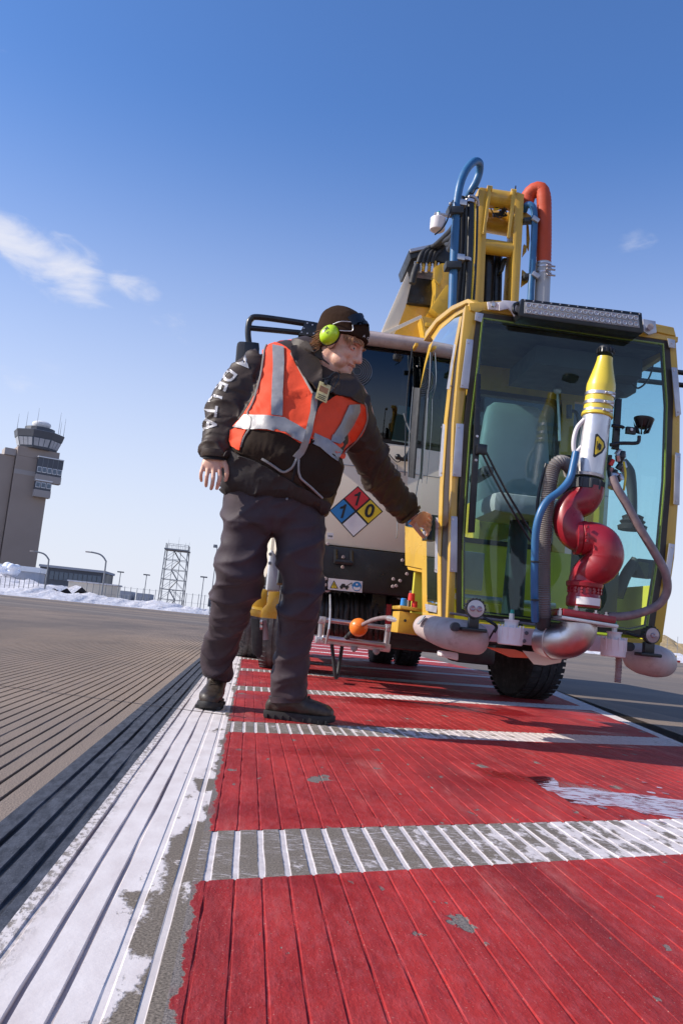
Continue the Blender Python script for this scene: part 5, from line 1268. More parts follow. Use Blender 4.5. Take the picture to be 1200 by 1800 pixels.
# hazard triangle conformed on barrel
tri_n = Vector((.28,-.96,0)).normalized(); tux = tri_n.cross(Z)*-1; c_ = PN(1053,784); 
def cylpt(u, v, lift):
    p0 = PN(u, v, -.06); a_ = alongv(840); t = (p0-a_).dot(ax); foot = a_+ax*t
    d = ray(u, v).normalized(); o = CAM-foot; dd = d-ax*d.dot(ax); oo = o-ax*o.dot(ax); R2 = (.062+lift)**2
    A_, B_, C_ = dd.dot(dd), 2*oo.dot(dd), oo.dot(oo)-R2; D_2 = max(0, B_*B_-4*A_*C_); s_ = (-B_-math.sqrt(D_2))/(2*A_); return CAM+d*s_
def cylpoly(pts, lift, mat, name, par, sub=8):
    bm = bmesh.new(); bm.faces.new([bm.verts.new((u, v, 0)) for u, v in pts]); bmesh.ops.triangulate(bm, faces=bm.faces[:])
    x = min(p[0] for p in pts)+3
    while x < max(p[0] for p in pts): bmesh.ops.bisect_plane(bm, geom=bm.verts[:]+bm.edges[:]+bm.faces[:], plane_co=(x,0,0), plane_no=(1,0,0)); x += 3
    bm.verts.index_update(); mb = MB(); mb.v = [cylpt(v.co.x, v.co.y, lift) for v in bm.verts]; mb.f = [tuple(v.index for v in f.verts) for f in bm.faces]; bm.free()
    return part(name, mb, M[mat], par, smooth=False)
wl_ = cylpoly([(1046,763),(1050,762),(1062,776),(1064,786),(1058,796),(1045,804),(1042,802)], .0015, 'ink', 'hazard_sign', nz_)
cylpoly([(1048,768),(1051,767),(1060,778),(1061,785),(1056,793),(1046,799),(1045,797)], .003, 'signyellow', 'sign_face', wl_)
cylpoly([(1052,778),(1057,782),(1056,790),(1052,792),(1053,786),(1050,785)], .0045, 'ink', 'hand_symbol', wl_); cylpoly([(1048.5,775),(1050,775),(1049.5,790),(1048,790)], .0045, 'ink', 'steam_symbol', wl_)
mb = MB(); a_ = alongv(863); mb.lathe(a_, ax, [(0,.060),(.004,.068),(.045,.069),(.052,.062)], 24)
x_ = ax.orthogonal().normalized(); y_ = ax.cross(x_)
for k in range(10): t = 2*math.pi*k/10; d = x_*math.cos(t)+y_*math.sin(t); mb.cyl(a_+d*.066+ax*.004, a_+d*.066+ax*.046, .009, .009, 8)
part('coupling_collar', mb, M['dark'], nz_)
# red monitor body: S-shaped pipe
mb = MB(); S = [(1034,856,0,.069),(1032,868,0,.069),(1023,881,.0,.068),(1008,888,.01,.067),(999,900,.01,.066),(998,918,.0,.066),(1003,932,-.01,.066),(1013,941,-.02,.068),(1030,945,-.03,.070)]
mb.tube([PN(u,v,d) for u,v,d,r in S], .07, 24, 8, radii=[r for *_,r in S])
rd = part('red_elbow', mb, M['red'], truck, label='red cast swivel pipe of the monitor')
mb = MB(); S = [(1024,945,-.03,.070),(1044,948,-.04,.074),(1058,959,-.05,.080),(1062,978,-.05,.082),(1054,994,-.04,.079),(1041,1004,-.02,.074),(1030,1014,.0,.070),(1024,1034,.0,.064)]
mb.tube([PN(u,v,d) for u,v,d,r in S], .07, 24, 8, radii=[r for *_,r in S]); part('red_bend', mb, M['red'], rd)
a_, b_ = PN(1014,945,-.025), PN(1030,946,-.03); d_ = (b_-a_).normalized(); mb = MB(); mb.lathe(a_-d_*.012, d_, [(0,.068),(.002,.075),(.020,.075),(.024,.070),(.028,.075),(.046,.075),(.048,.068)], 28); part('swivel_joint', mb, M['red'], rd)
for q in (-.03, 0, .03): mb = MB(); bolt(mb, a_+Vector((.012,-.078,q+.01)), (0,-1,0), .008, .01); part('joint_bolt', mb, M['red'], rd)
mb = MB(); mb.lathe(PN(1010,925,.02), (0,.3,1), [(0,.07),(.004,.076),(.018,.076),(.022,.068)], 24); bpy.data.meshes.remove(bpy.data.meshes.new('x'))
base_a = PN(1024,1068); up = (PN(1028,1015)-base_a).normalized(); h_ = (PN(1028,1015)-base_a).length
mb = MB(); mb.lathe(base_a, up, [(0,.070),(.01,.074),(h_*.30,.074),(h_*.36,.069),(h_*.62,.069),(h_*.68,.078),(h_*.80,.080),(h_*.86,.070),(h_,.068)], 30); rb = part('swivel_base', mb, M['red'], rd)
for k in range(10):
    t = math.pi+math.pi*k/9; mb = MB()
    for zz in (.50, .60): bolt(mb, base_a+up*(h_*zz)+Vector((math.cos(t)*.068, math.sin(t)*.068, 0)), (math.cos(t), math.sin(t), 0), .0075, .008)
    part('base_bolt', mb, M['red'], rb)
mb = MB(); an_ = [rad(-90+d_) for d_ in range(-44, 45, 8)]; mb.rings([[base_a+up*z_+Vector((math.cos(t)*r_, math.sin(t)*r_, 0)) for r_, z_ in ((.0765,.010),(.0765,.042),(.0740,.042),(.0740,.010))] for t in an_]); part('white_label', mb, M['sticker'], rb)
mb = MB(); mb.box(PN(1023,1083,.0), (.235,.17,.030), Matrix.Rotation(rad(3), 3, 'Y'), .006); pf = part('red_flange_plate', mb, M['red'], rd)
mb = MB(); mb.box(PN(1023,1093,.0), (.25,.18,.014), Matrix.Rotation(rad(3), 3, 'Y'), .003); part('steel_flange', mb, M['alu'], rd)
for u, v in ((984,1078),(1012,1074),(1046,1082),(1064,1085)):
    mb = MB(); c_ = PN(u, v, -.07); mb.cyl(c_-Z*.01, c_+Z*.012, .011, .011, 6); mb.cyl(c_, c_+Z*.022, .006, .006, 8); part('flange_bolt', mb, M['chrome'], pf)
# polished elbow below
mb = MB(); E_ = [(1016,1097,.0,.080),(1014,1112,.0,.080),(1000,1124,.02,.080),(975,1128,.06,.076),(952,1124,.12,.070)]
mb.tube([PN(u,v,d) for u,v,d,r in E_], .07, 26, 8, radii=[r for *_,r in E_]); el = part('polished_elbow', mb, M['chrome'], truck, label='polished steel elbow under the red monitor')
a_, b_ = PN(975,1128,.06), PN(965,1127,.09); d_ = (b_-a_).normalized(); mb = MB(); mb.lathe(a_, d_, [(0,.076),(.002,.080),(.006,.080),(.008,.074)], 26); part('weld_ring', mb, M['chrome'], el)

# hoses in front of the cab
def hose(pts, r, mat, name='hose', par=truck, corr=0, n=12, label=None):
    mb = MB(); w = [P(*p) for p in pts]
    if not corr: mb.tube(w, r, n, 8)
    else:
        t_ = MB(); q = []; L_ = len(w)
        for i in range(L_-1):
            p0, p1, p2, p3 = w[max(0,i-1)], w[i], w[i+1], w[min(L_-1,i+2)]; k_ = max(4, int((p2-p1).length/corr*2))
            for k in range(k_): t = k/k_; q.append(.5*((2*p1)+(p2-p0)*t+(2*p0-5*p1+4*p2-p3)*t*t+(3*p1-p0-3*p2+p3)*t**3))
        q.append(w[-1]); mb.tube(q, r, n, 0, radii=[r*(1 if i % 2 else (.84 if corr < .02 else .955)) for i in range(len(q))])
    return part(name, mb, M[mat], par, label=label)
hose([(1003,832,3.66),(998,818,3.62),(984,812,3.60),(973,822,3.60),(966,850,3.60),(961,890,3.60),(957,940,3.61),(955,990,3.62),(955,1040,3.62),(956,1085,3.64)], .032, 'greyhose', 'corrugated_hose', corr=.0085, n=18, label='grey corrugated hose left of the red monitor')
hose([(956,1080,3.64),(955,1098,3.66),(952,1104,3.72)], .030, 'dark', 'hose_cuff', n=18)
hose([(1012,795,3.56),(1008,815,3.55),(1001,842,3.54),(985,862,3.53),(962,880,3.53),(948,905,3.53),(941,940,3.54),(939,1000,3.56),(939,1050,3.58),(940,1092,3.62)], .0165, 'blue', 'blue_hose', label='blue hose curving beside the corrugated hose')
hose([(960,815,3.68),(948,860,3.68),(944,900,3.68),(948,960,3.70)], .008, 'black', 'cable')
for v in (918, 988, 1055): mb = MB(); c_ = P(940 if v > 930 else 944, v, 3.55); mb.lathe(c_-Z*.003, Z, [(0,.017),(.001,.019),(.006,.019),(.007,.017)], 16); part('cable_tie', mb, M['black'], truck)
hose([(1076,838,3.55),(1084,858,3.54),(1100,885,3.54),(1122,925,3.54),(1148,968,3.55),(1168,1005,3.56),(1172,1038,3.58),(1158,1062,3.60),(1130,1076,3.62),(1100,1083,3.63),(1068,1084,3.64)], .0185, 'braid', 'sleeved_hose', n=14, label='grey brown sleeved hose looping to the right of the monitor')
mb = MB(); mb.cyl(PN(1079,835,.02), PN(1076,858,.0), .024, .022, 12, .003); part('hose_fitting', mb, M['alu'], truck)
# post, valve cluster and work lamp right of the barrel
mb = MB(); mb.prism([PN(1083,700,.03), PN(1093,701,.03), PN(1088,790,.03), PN(1077,788,.03)], (0,.022,0), .002); ps = part('lamp_post', mb, M['black'], truck)
mb = MB(); mb.tube([PN(1075,748,.0), PN(1092,750,.0), PN(1096,753,.0)], .008, 8); mb.box(PN(1108,757,.0), (.045,.02,.032), None, .003); mb.tube([PN(1072,782,0), PN(1090,779,0), PN(1115,779,-.01), PN(1122,776,-.01), PN(1123,766,-.01)], .0085, 10, 5); part('lamp_arm', mb, M['black'], ps)
mb = MB(); bolt(mb, PN(1109,755,-.012), (0,-1,0), .009, .006); part('bolt', mb, M['chrome'], ps)
wlm = MB(); c_ = P(1131,741,YN); la = Vector((.10,.05,1)).normalized(); wlm.lathe(c_-la*.0, la, [(-.032,.018),(-.024,.030),(0,.040),(.010,.045),(.014,.045)], 22); wk = part('work_lamp', wlm, M['black'], truck, label='round finned black work lamp beside the nozzle')
for k in range(9):
    t = 2*math.pi*k/9; d = Vector((math.cos(t), math.sin(t), 0)); mb = MB(); mb.prism([c_+d*.028-la*.03, c_+d*.044+la*.0, c_+d*.030-la*.052, c_+d*.012-la*.058], (d.cross(Z))*.004); part('cooling_fin', mb, M['black'], wk)
rnd = random.Random(5)
for i in range(16):
    u, v = 1080+rnd.uniform(-8, 16), 795+i*3.6; c_ = PN(u, v, rnd.uniform(0,.06)); mb = MB(); d = Vector((rnd.uniform(-.5,.5), -.3, 1)).normalized()
    mb.cyl(c_-d*.014, c_+d*.016, rnd.uniform(.009,.017), rnd.uniform(.007,.013), 6 if i % 2 else 12, .002); part('valve_fitting', mb, M[('alu','black','braid','chrome','black','redplastic')[i % 6]], ps)
hose([(1096,812,3.6),(1099,835,3.58),(1096,862,3.58)], .005, 'signyellow', 'yellow_wire')
hose([(1072,800,3.62),(1070,830,3.62),(1074,845,3.6)], .009, 'black', 'cable')

# --- front beam: bumpers, lamps, sensors
def bumper(path, r, label=None, flat=.8):
    mb = MB(); w = [P(u,v,y) for u,v,y,_ in path]; mb.tube(w, r, 18, 6, radii=[q for *_,q in path]); mb.ell(w[0], X*path[0][3]*.5, Yv*path[0][3], Z*path[0][3], 16, 10); mb.ell(w[-1], X*path[-1][3]*.7, Yv*path[-1][3], Z*path[-1][3], 16, 10)
    r_ = remesh(mb, .012, 3); return part('bumper', r_, M['plastic'], truck, label=label, angle=0)
bmpL = bumper([(742,1100,4.10,.050),(752,1103,4.02,.060),(785,1113,3.80,.072),(815,1119,3.74,.075),(840,1124,3.74,.070)], .08, 'scuffed white plastic bumper wrapped round the left corner')
bmpR = bumper([(1105,1150,3.80,.055),(1125,1157,3.76,.072),(1150,1162,3.76,.076),(1166,1165,3.85,.066)], .07, 'scuffed white plastic bumper on the right corner')
for u, v in ((740,1090),(752,1092),(762,1093)):
    mb = MB(); mb.box(P(u, v, 3.93), (.004,.05,.05), Matrix.Rotation(rad(35), 3, 'Y'), 0); part('vent_slot', mb, M['seat'], bmpL)
mb = MB(); mb.lathe(P(800,1102,3.66), (0,-1,0), [(-.02,.02),(.012,.02),(.014,.014)], 14); part('bolt', mb, M['dark'], bmpL)
mb = MB(); mb.lathe(P(1106,1137,3.70), (0,-1,0), [(-.02,.02),(.012,.02),(.014,.014)], 14); part('bolt', mb, M['dark'], bmpR)
part('front_beam', fp([(840,1096),(1100,1122),(1098,1150),(838,1126)], 3.80, .12, .004), M['plasticwhite'], truck, smooth=False, label='pale steel beam across the cab foot')
part('beam_face', fp([(1030,1112),(1160,1128),(1156,1150),(1030,1140)], 3.88, .03, .003), M['yellow_worn'], truck, smooth=False)
part('under_bracket', fp([(858,1138),(905,1142),(952,1158),(900,1156)], 3.78, .05, .002), M['redorange'], truck, smooth=False)
part('tie_down_plate', fp([(918,1144),(990,1152),(985,1165),(958,1170),(938,1168)], 3.77, .004, 0), M['cream'], truck, smooth=False)
part('drain_pipe', fp([(776,1144),(806,1148),(806,1162),(775,1154)], 3.95, .10, .01), M['plasticwhite'], truck)
for u, v in ((912,1112),(921,1127),(925,1113)): mb = MB(); bolt(mb, P(u, v, 3.80), (0,-1,0), .010, .006); part('beam_bolt', mb, M['galv'], truck)
def roundlamp(u, v, Y, r, mat, aim=(0,-1,0), label=None, cells=2):
    c_ = P(u, v, Y); a_ = Vector(aim).normalized(); mb = MB(); mb.lathe(c_+a_*.0, -a_, [(0,r*.93),(.0,r),(.03,r),(.045,r*.8),(.05,r*.3)], 28); o = part('round_lamp', mb, M['black'], truck, label=label)
    mb = MB(); mb.lathe(c_-a_*.004, a_, [(0,r*.9),(.004,r*.88),(.006,r*.5),(.0065,.001)], 28); part('lamp_lens', mb, M[mat], o)
    xx = a_.cross(Z).normalized()
    for k in ((-1, 1) if cells == 2 else (0,)): mb = MB(); mb.lathe(c_+a_*.001+xx*(k*r*.36), a_, [(0,r*.32),(.007,r*.30),(.009,r*.2),(.006,.001)], 18); part('lens_cell', mb, M['lens'] if mat == 'lensbright' else M['lensbright'] if 0 else M['lens'], o)
    for k in range(9): t = math.pi*k/8; d = xx*math.cos(t)+Z*math.sin(t); mb = MB(); mb.box(c_-a_*.02+d*r*1.02, (.006,.035,.010), None, .001); part('cooling_fin', mb, M['black'], o)
    mb = MB(); mb.box(c_-a_*.03-Z*(r+.02), (.045,.03,.05), None, .004); mb.box(c_-a_*.03-Z*(r+.05), (r*2.6,.08,.016), None, .006); part('lamp_foot', mb, M['black'], o)
roundlamp(836,1070,3.62,.042,'lensbright', (-.05,-1,0), 'round twin cell lamp at the left foot of the cab')
roundlamp(1147,1117,3.60,.036,'lens', (.1,-1,0), 'round pink grey lamp at the right foot of the cab', 1)
for u, v, lab in ((897,1113,'white round sensor with green cap left of the monitor'), (1078,1134,'white round sensor with green cap right of the monitor')):
    c_ = P(u, v, 3.66); mb = MB(); mb.lathe(c_-Z*.052, Z, [(0,.050),(.004,.054),(.075,.054),(.079,.050),(.079,.030),(.105,.030),(.105,.034),(.110,.034)], 24); o = part('sensor', mb, M['plasticwhite'], truck, label=lab)
    for k in range(12): t = 2*math.pi*k/12; mb = MB(); mb.box(c_+Vector((math.cos(t)*.054, math.sin(t)*.054, .005)), (.005,.005,.06), Matrix.Rotation(t,3,'Z'), .001); part('grip_rib', mb, M['plasticwhite'], o)
    mb = MB(); mb.cyl(c_+Z*.058, c_+Z*.085, .012, .012, 8); part('stem', mb, M['alu'], o); mb = MB(); mb.cyl(c_+Z*.085, c_+Z*.102, .010, .008, 10); part('green_cap', mb, M['teal'], o)
hose([(1087,1150,3.68),(1087,1172,3.68),(1085,1200,3.68)], .0155, 'braid', 'drain_hose', corr=.012)
hose([(850,1086,3.75),(866,1096,3.72),(872,1102,3.72),(868,1112,3.72)], .007, 'black', 'cable'); hose([(868,1108,3.70),(858,1126,3.72),(853,1140,3.74)], .004, 'black', 'cable')
hose([(1100,1112,3.72),(1118,1118,3.70),(1134,1120,3.68)], .006, 'black', 'cable'); hose([(790,1078,3.93),(860,1088,3.90),(940,1098,3.88)], .006, 'braid', 'cable')
# small yellow side box with couplings and the orange ball on a cable
bxp = P(722,1095,4.75)
mb = MB(); mb.prism(poly([(702,1074),(741,1080),(739,1118),(698,1112)], 4.60), (0,.22,0), .004); sb = part('side_box', mb, M['yellow_worn'], truck, label='small yellow box hanging under the cab door')
mb = MB(); mb.prism(poly([(703,1064),(742,1070),(742,1076),(703,1070)], 4.58), (0,.26,0), .002); part('shelf', mb, M['yellow'], sb)
for u, v, mt, r in ((709,1059,'blueplastic',.018),(723,1050,'redplastic',.020),(728,1064,'redplastic',.018),(716,1062,'alu',.012)):
    mb = MB(); c_ = P(u, v, 4.62); mb.cyl(c_-Z*.02, c_+Z*.022, r, r*.9, 10, .003); part('coupling', mb, M[mt], sb)
mb = MB(); mb.cyl(P(712,1091,4.598), P(712,1091,4.592), .008, .008, 10); part('hole', mb, M['ink'], sb)
mb = MB(); mb.sph(P(630,1103,5.35), .058, 24); ball = part('orange_ball', mb, M['orange'], truck, label='orange plastic ball on the hose reel cable')
mb = MB(); mb.lathe(P(630,1103,5.35), Vector((.3,.1,1)), [(-.003,.0585),(0,.0595),(.003,.0585)], 24); part('seam', mb, M['orange'], ball)
hose([(638,1098,5.30),(655,1090,5.15),(676,1086,5.0),(698,1088,4.72)], .013, 'braid', 'steel_hose'); mb = MB(); mb.cyl(P(683,1087,4.9), P(702,1091,4.66), .017, .017, 8, .003); part('hose_end', mb, M['alu'], truck)

# --- truck cab
TF = 6.0
wf = P(640,965,TF).z; wt = P(700,597,TF).z; xl, xrr = .14, 2.52
tc_ = part('truck_cab', vb(xl, xrr, TF+.03, TF+1.7, wf+.0, wt-.06, .05), M['cream'], truck, label='cream truck cab behind the operator cab')
gz0, gz1 = P(700,775,TF).z, P(700,618,TF).z
part('front_panel', vb(xl+.01, xrr-.01, TF-.02, TF+.02, wf, gz0-.03, .012), M['cream'], tc_)
part('windscreen_surround', vb(xl+.03, xrr-.03, TF-.012, TF+.03, gz0-.03, gz1+.03, .01), M['black'], tc_)
part('windscreen_dark', vb(xl+.07, xrr-.07, TF-.03, TF-.016, gz0, gz1, .004), M['glasstruck'], tc_)
mb = MB(); mb.tube([Vector((xl, TF-.06, wt-.04)), Vector((xrr, TF-.06, wt-.04))], .05, 16, 0); mb.box(((xl+xrr)/2, TF+.10, wt-.03), (xrr-xl, .36, .10), None, .03); part('roof_visor', mb, M['plastic'], tc_)
mb = MB(); mb.prism(poly([(700,712),(724,716),(722,780),(688,774)], TF-.02), (0,.003,0)); part('paper_sheet', mb, simple('paper_behind_glass', (.28,.38,.34), .5), tc_, smooth=False)
part('panel_joint', vb(xl+.02, xrr-.02, TF-.024, TF-.019, P(700,830,TF).z, P(700,830,TF).z+.006, 0), M['seat'], tc_, smooth=False)
mb = MB(); mb.tube([P(712,800,TF-.06), P(700,812,TF-.06), P(690,806,TF-.06), P(684,798,TF-.06)], .004, 6); mb.tube([P(698,803,TF-.07), P(712,808,TF-.07), P(735,804,TF-.05)], .014, 8); mb.tube([P(712,806,TF-.07), P(724,785,TF-.06)], .012, 8); mb.sph(P(699,803,TF-.07), .022, 10); part('truck_wiper', mb, M['black'], tc_)
# fan disc behind the windscreen seen as rings
mb = MB()
for r_ in (.03,.045,.06,.075,.09,.105): mb.tube([P(628,652,TF-.05)+Vector((math.cos(t)*r_,0,math.sin(t)*r_)) for t in [2*math.pi*k/28 for k in range(28)]], .0025, 5, 0, closed=True)
fn_ = part('fan_guard', mb, M['galv'], tc_)
mb = MB(); mb.lathe(P(628,652,TF-.035), (0,-1,0), [(0,.10),(.006,.10),(.012,.03)], 24); part('fan_disc', mb, M['dark'], fn_)
# fire diamond
def dia(pts, mat, lift, name='diamond_field', par=None): 
    mb = MB(); mb.prism(poly(pts, TF-.022-lift), (0,.0015,0)); return part(name, mb, M[mat], par or tc_, smooth=False)
Dl, Dt, Dr, Db = (578.5,897.5), (629,854), (673,899), (621,944.5)
hz_ = dia([Dl, Dt, Dr, Db], 'ink', .0, 'fire_diamond'); hz_['label'] = 'four part hazard diamond reading 1 1 0'
mid = lambda a, b: ((a[0]+b[0])/2, (a[1]+b[1])/2)
Ce = mid(mid(Dl, Dr), mid(Dt, Db))
def quad(a, b, c, d, mat):
    cx_, cy_ = (a[0]+b[0]+c[0]+d[0])/4, (a[1]+b[1]+c[1]+d[1])/4; sh = lambda p: (cx_+(p[0]-cx_)*.90, cy_+(p[1]-cy_)*.90)
    dia([sh(a), sh(b), sh(c), sh(d)], mat, .002, par=hz_); return (cx_, cy_)
fT = quad(mid(Dl,Dt), Dt, mid(Dt,Dr), Ce, 'signred'); fL = quad(Dl, mid(Dl,Dt), Ce, mid(Dl,Db), 'signblue'); fR = quad(Ce, mid(Dt,Dr), Dr, mid(Dr,Db), 'signyellow'); fBm = quad(mid(Dl,Db), Ce, mid(Dr,Db), Db, 'sticker')
for ch_, f_ in (('1', fT), ('1', fL), ('0', fR)):
    mb = MB(); c_ = P(f_[0], f_[1], TF-.027)
    if ch_ == '1': mb.prism([c_+X*a*.092+Z*b*.092 for a, b in ((-.10,-.55),(.08,-.55),(.27,.55),(.14,.55),(-.02,.38),(-.20,.30),(-.23,.15),(.05,.20))], (0,.001,0))
    else: flat_text(mb, ch_, .135, c_, X, Z+X*.15, .001)
    part('digit', mb, M['ink'], hz_, smooth=False)
mb = MB(); mb.prism(poly([(575,936),(586,937),(586,948),(575,947)], TF-.022), (0,.0015,0)); sk = part('small_sticker', mb, M['sticker'], tc_, smooth=False)
mb = MB(); flat_text(mb, 'uup', .022, P(580.5,942,TF-.024), X, Z, .001); part('sticker_print', mb, M['ink'], sk, smooth=False)
# black bumper panel
bz0 = P(640,1042,TF).z; bp = part('black_panel', vb(xl+.02, xrr-.02, TF-.05, TF+.3, bz0, wf-.008, .012), M['black'], truck, label='black panel below the cream cab front')
for u, v in ((603,979),(602,997),(572,1017),(571,1028),(691,1018),(696,1030),(703,1021),(690,1031),(715,1009),(576,956),(722,1041),(707,985)):
    mb = MB(); bolt(mb, P(u, v, TF-.05), (0,-1,0), .013, .012); part('panel_bolt', mb, M['plastic'], bp)
mb = MB(); mb.tube([P(590,966,TF-.09), P(590,990,TF-.09)], .014, 8, 0); mb.tube([P(618,968,TF-.09), P(618,992,TF-.09)], .014, 8, 0); mb.tube([P(588,987,TF-.10), P(620,990,TF-.10)], .016, 10, 0); part('tow_hitch', mb, M['galv'] if 0 else M['black'], bp)
mb = MB(); mb.prism(poly([(577,1016),(637,1022),(636,1042),(576,1036)], TF-.054), (0,.003,0), 0); sg_ = part('warning_sticker', mb, M['sticker'], bp, smooth=False, label='white sticker with triangle, tow truck and reading symbol')
def st(pts, mat, lift=.002, name='symbol'): mb = MB(); mb.prism(poly(pts, TF-.055-lift), (0,.001,0)); part(name, mb, M[mat], sg_, smooth=False)
st([(580,1034),(587,1020),(594,1035)], 'ink'); st([(582,1033),(587,1023),(592,1034)], 'signyellow', .004); st([(586.4,1026),(587.8,1026),(587.4,1030.5),(586.8,1030.5)], 'ink', .006); st([(586.5,1031.5),(587.6,1031.5),(587.6,1032.6),(586.5,1032.6)], 'ink', .006)
st([(597,1031),(599,1029),(601,1026),(606,1026.5),(607,1029.5),(613,1030.5),(613,1033.5),(597,1032.5)], 'ink'); st([(608,1030),(618,1024),(618.5,1025),(609,1031)], 'ink'); st([(618,1024.5),(618.8,1024.5),(618.6,1030),(617.8,1030)], 'ink')
def disc(u, v, r, mat, lift): mb = MB(); c_ = P(u, v, TF-.055-lift); mb.cyl(c_, c_-Yv*.001, r, r, 20); part('symbol', mb, M[mat], sg_, smooth=False)
disc(600,1033,.010,'ink',.003); disc(609,1034,.010,'ink',.003); disc(627,1031,.033,'signblue',.002); disc(627,1027.5,.007,'sticker',.004)
st([(621,1031),(627,1033),(633,1031),(633,1036),(627,1038),(621,1036)], 'sticker', .004)
# hose reel recess
rz1, rz0 = bz0-.01, P(640,1105,5.9).z
rl = part('hose_reel', vb(.35, 1.7, TF+.35, TF+.5, rz0-.05, rz1), M['black'], truck, label='reel of black hoses under the black panel')
for i in range(15):
    u = 566+i*8.6; rr_ = random.uniform(.016, .022); y = TF+.05+random.uniform(0,.1)
    mb = MB(); mb.tube([P(u+random.uniform(-2,2),1046,y+.15), P(u+random.uniform(-2,2),1062,y), P(u+random.uniform(-2,2),1085,y-.02), P(u+random.uniform(-2,2),1110,y), P(u+random.uniform(-2,2),1122,y+.2)], rr_, 10, 5); part('hose_coil', mb, M['rubber'], rl)
FR = 5.45
def bar(a, b, r, mat='chrome', par=None, name='guide_bar'): mb = MB(); mb.cyl(P(*a), P(*b), r, r, 14, .002); return part(name, mb, M[mat], par or fr_)
fr_ = part('guide_frame', fp([(557,1122),(686,1141),(684,1147),(555,1130)], FR, .06, .003), M['alu'], truck, label='steel roller guide frame round the hose reel')
bar((566,1089,FR),(620,1096,FR),.016); bar((640,1099,FR),(688,1105,FR),.016); bar((566,1121,FR-.03),(676,1135,FR-.03),.020)
bar((566,1092,FR),(563,1124,FR),.022,'chrome',None,'roller'); bar((682,1107,FR),(678,1137,FR),.020,'chrome',None,'roller')
for u, v in ((565,1090),(561,1125),(684,1104),(678,1138)): mb = MB(); mb.box(P(u, v, FR), (.05,.07,.045), None, .006); part('corner_block', mb, M['alu'], fr_); mb = MB(); bolt(mb, P(u, v, FR-.035), (0,-1,0), .010, .006); part('block_bolt', mb, M['chrome'], fr_)
mb = MB(); mb.tube([P(580,1045,TF-.02), P(580,1090,FR-.06), P(573,1132,FR-.05)], .007, 8, 3); part('guide_rod', mb, M['aludull'], fr_)
mb = MB(); mb.prism(poly([(680,1062),(688,1063),(686,1098),(677,1097)], TF-.05), (0,.02,0)); part('red_marker', mb, M['red'], fr_)
hose([(583,1133,5.45),(586,1160,5.45),(589,1186,5.45),(592,1190,5.46),(596,1170,5.5),(601,1136,5.5)], .012, 'rubber', 'drooping_hose'); hose([(622,1108,5.35),(612,1118,5.4),(607,1124,5.42)], .016, 'rubber', 'ball_stem')
for u, v in ((622,1142),(661,1147)): mb = MB(); c_ = P(u, v, FR); mb.lathe(c_+Z*.02, (0,0,-1), [(0,.022),(.02,.022),(.035,.006)], 12); part('stud', mb, M['seat'], fr_)
# wheels
def wheel(cx_, cy_, R_t, w, steer, label=None, mat='tyre', dual=False):
    a = rad(steer); axl = Vector((math.cos(a), math.sin(a), 0)); c_ = Vector((cx_, cy_, R_t-.008))
    mb = MB(); prof = [(-w/2,R_t*.60),(-w/2,R_t*.80),(-w/2*.98,R_t*.92),(-w/2*.80,R_t*.985),(-w/2*.6,R_t),(w/2*.6,R_t),(w/2*.80,R_t*.985),(w/2*.98,R_t*.92),(w/2,R_t*.80),(w/2,R_t*.60)]
    mb.lathe(c_, axl, prof, 56); t_ = part('tyre', mb, M[mat], truck, label=label)
    y_ = Vector((-axl.y, axl.x, 0)); mb = MB()
    for k in range(44):
        t = 2*math.pi*k/44; d = y_*math.cos(t)+Z*math.sin(t); tg = -y_*math.sin(t)+Z*math.cos(t)
        for sx in (-1, 1):
            mb.box(c_+d*R_t+axl*(sx*w*.36+ (.0)), (w*.26, .036, .009), Matrix((axl, tg, d)).transposed(), 0)
    part('tread_block', mb, M[mat], t_)['kind'] = 'stuff'
    for o_ in (-w*.12, w*.12): mb = MB(); mb.lathe(c_+axl*o_, axl, [(-w*.08,R_t*.99),(-w*.075,R_t*1.018),(w*.075,R_t*1.018),(w*.08,R_t*.99)], 56); part('tread_rib', mb, M[mat], t_)
    mb = MB(); mb.lathe(c_-axl*(w*.42), axl, [(0,R_t*.60),(.0,R_t*.55),(w*.15,R_t*.50),(w*.2,R_t*.2),(w*.1,R_t*.16),(w*.1,.01)], 28); part('rim', mb, M['galv'], t_)
    mb = MB(); mb.lathe(c_+axl*(w*.42), -axl, [(0,R_t*.60),(.0,R_t*.55),(w*.15,R_t*.50),(w*.2,R_t*.2),(w*.1,R_t*.16),(w*.1,.01)], 28); part('rim', mb, M['galv'], t_)
    return t_
wheel(2.30, 7.0, .37, .30, 14, 'front wheel at the right, turned')
wheel(.27, 7.75, .42, .26, -8, 'dusty front wheel at the left behind the worker', 'tyre_grey')
for xx in (2.10, 1.76): wheel(xx, 11.3, .46, .26, 0, 'twin rear wheel on the right' )
for xx in (.32, .66): wheel(xx, 11.3, .46, .26, 0, 'twin rear wheel on the left')
# chassis, axles, body
part('axle', vb(.3, 2.3, 6.95, 7.10, .34, .46, .02), M['black'], truck); part('axle', vb(.4, 2.2, 11.22, 11.38, .38, .50, .02), M['black'], truck)
for xx in (.85, 1.75): part('chassis_rail', vb(xx, xx+.1, 6.1, 12.2, .55, .80), M['black'], truck, smooth=False)
part('underbody', vb(.5, 2.1, 7.3, 10.7, .36, .62, .04), M['black'], truck); part('oil_pan', vb(1.0, 1.6, 6.5, 7.0, .30, .56, .04), M['black'], truck)
part('skid_box', vb(1.56, 1.88, 6.4, 6.7, .25, .47, .04), M['black'], truck); part('under_beam', vb(.9, 1.9, 6.3, 6.45, .41, .55, .02), M['black'], truck)
part('fluid_tank', vb(.10, 2.50, 8.1, 12.3, .86, 2.05, .08), M['cream'], truck)
part('side_skirt', vb(.12, .16, 7.9, 12.0, .5, .86, .01), M['black'], truck)
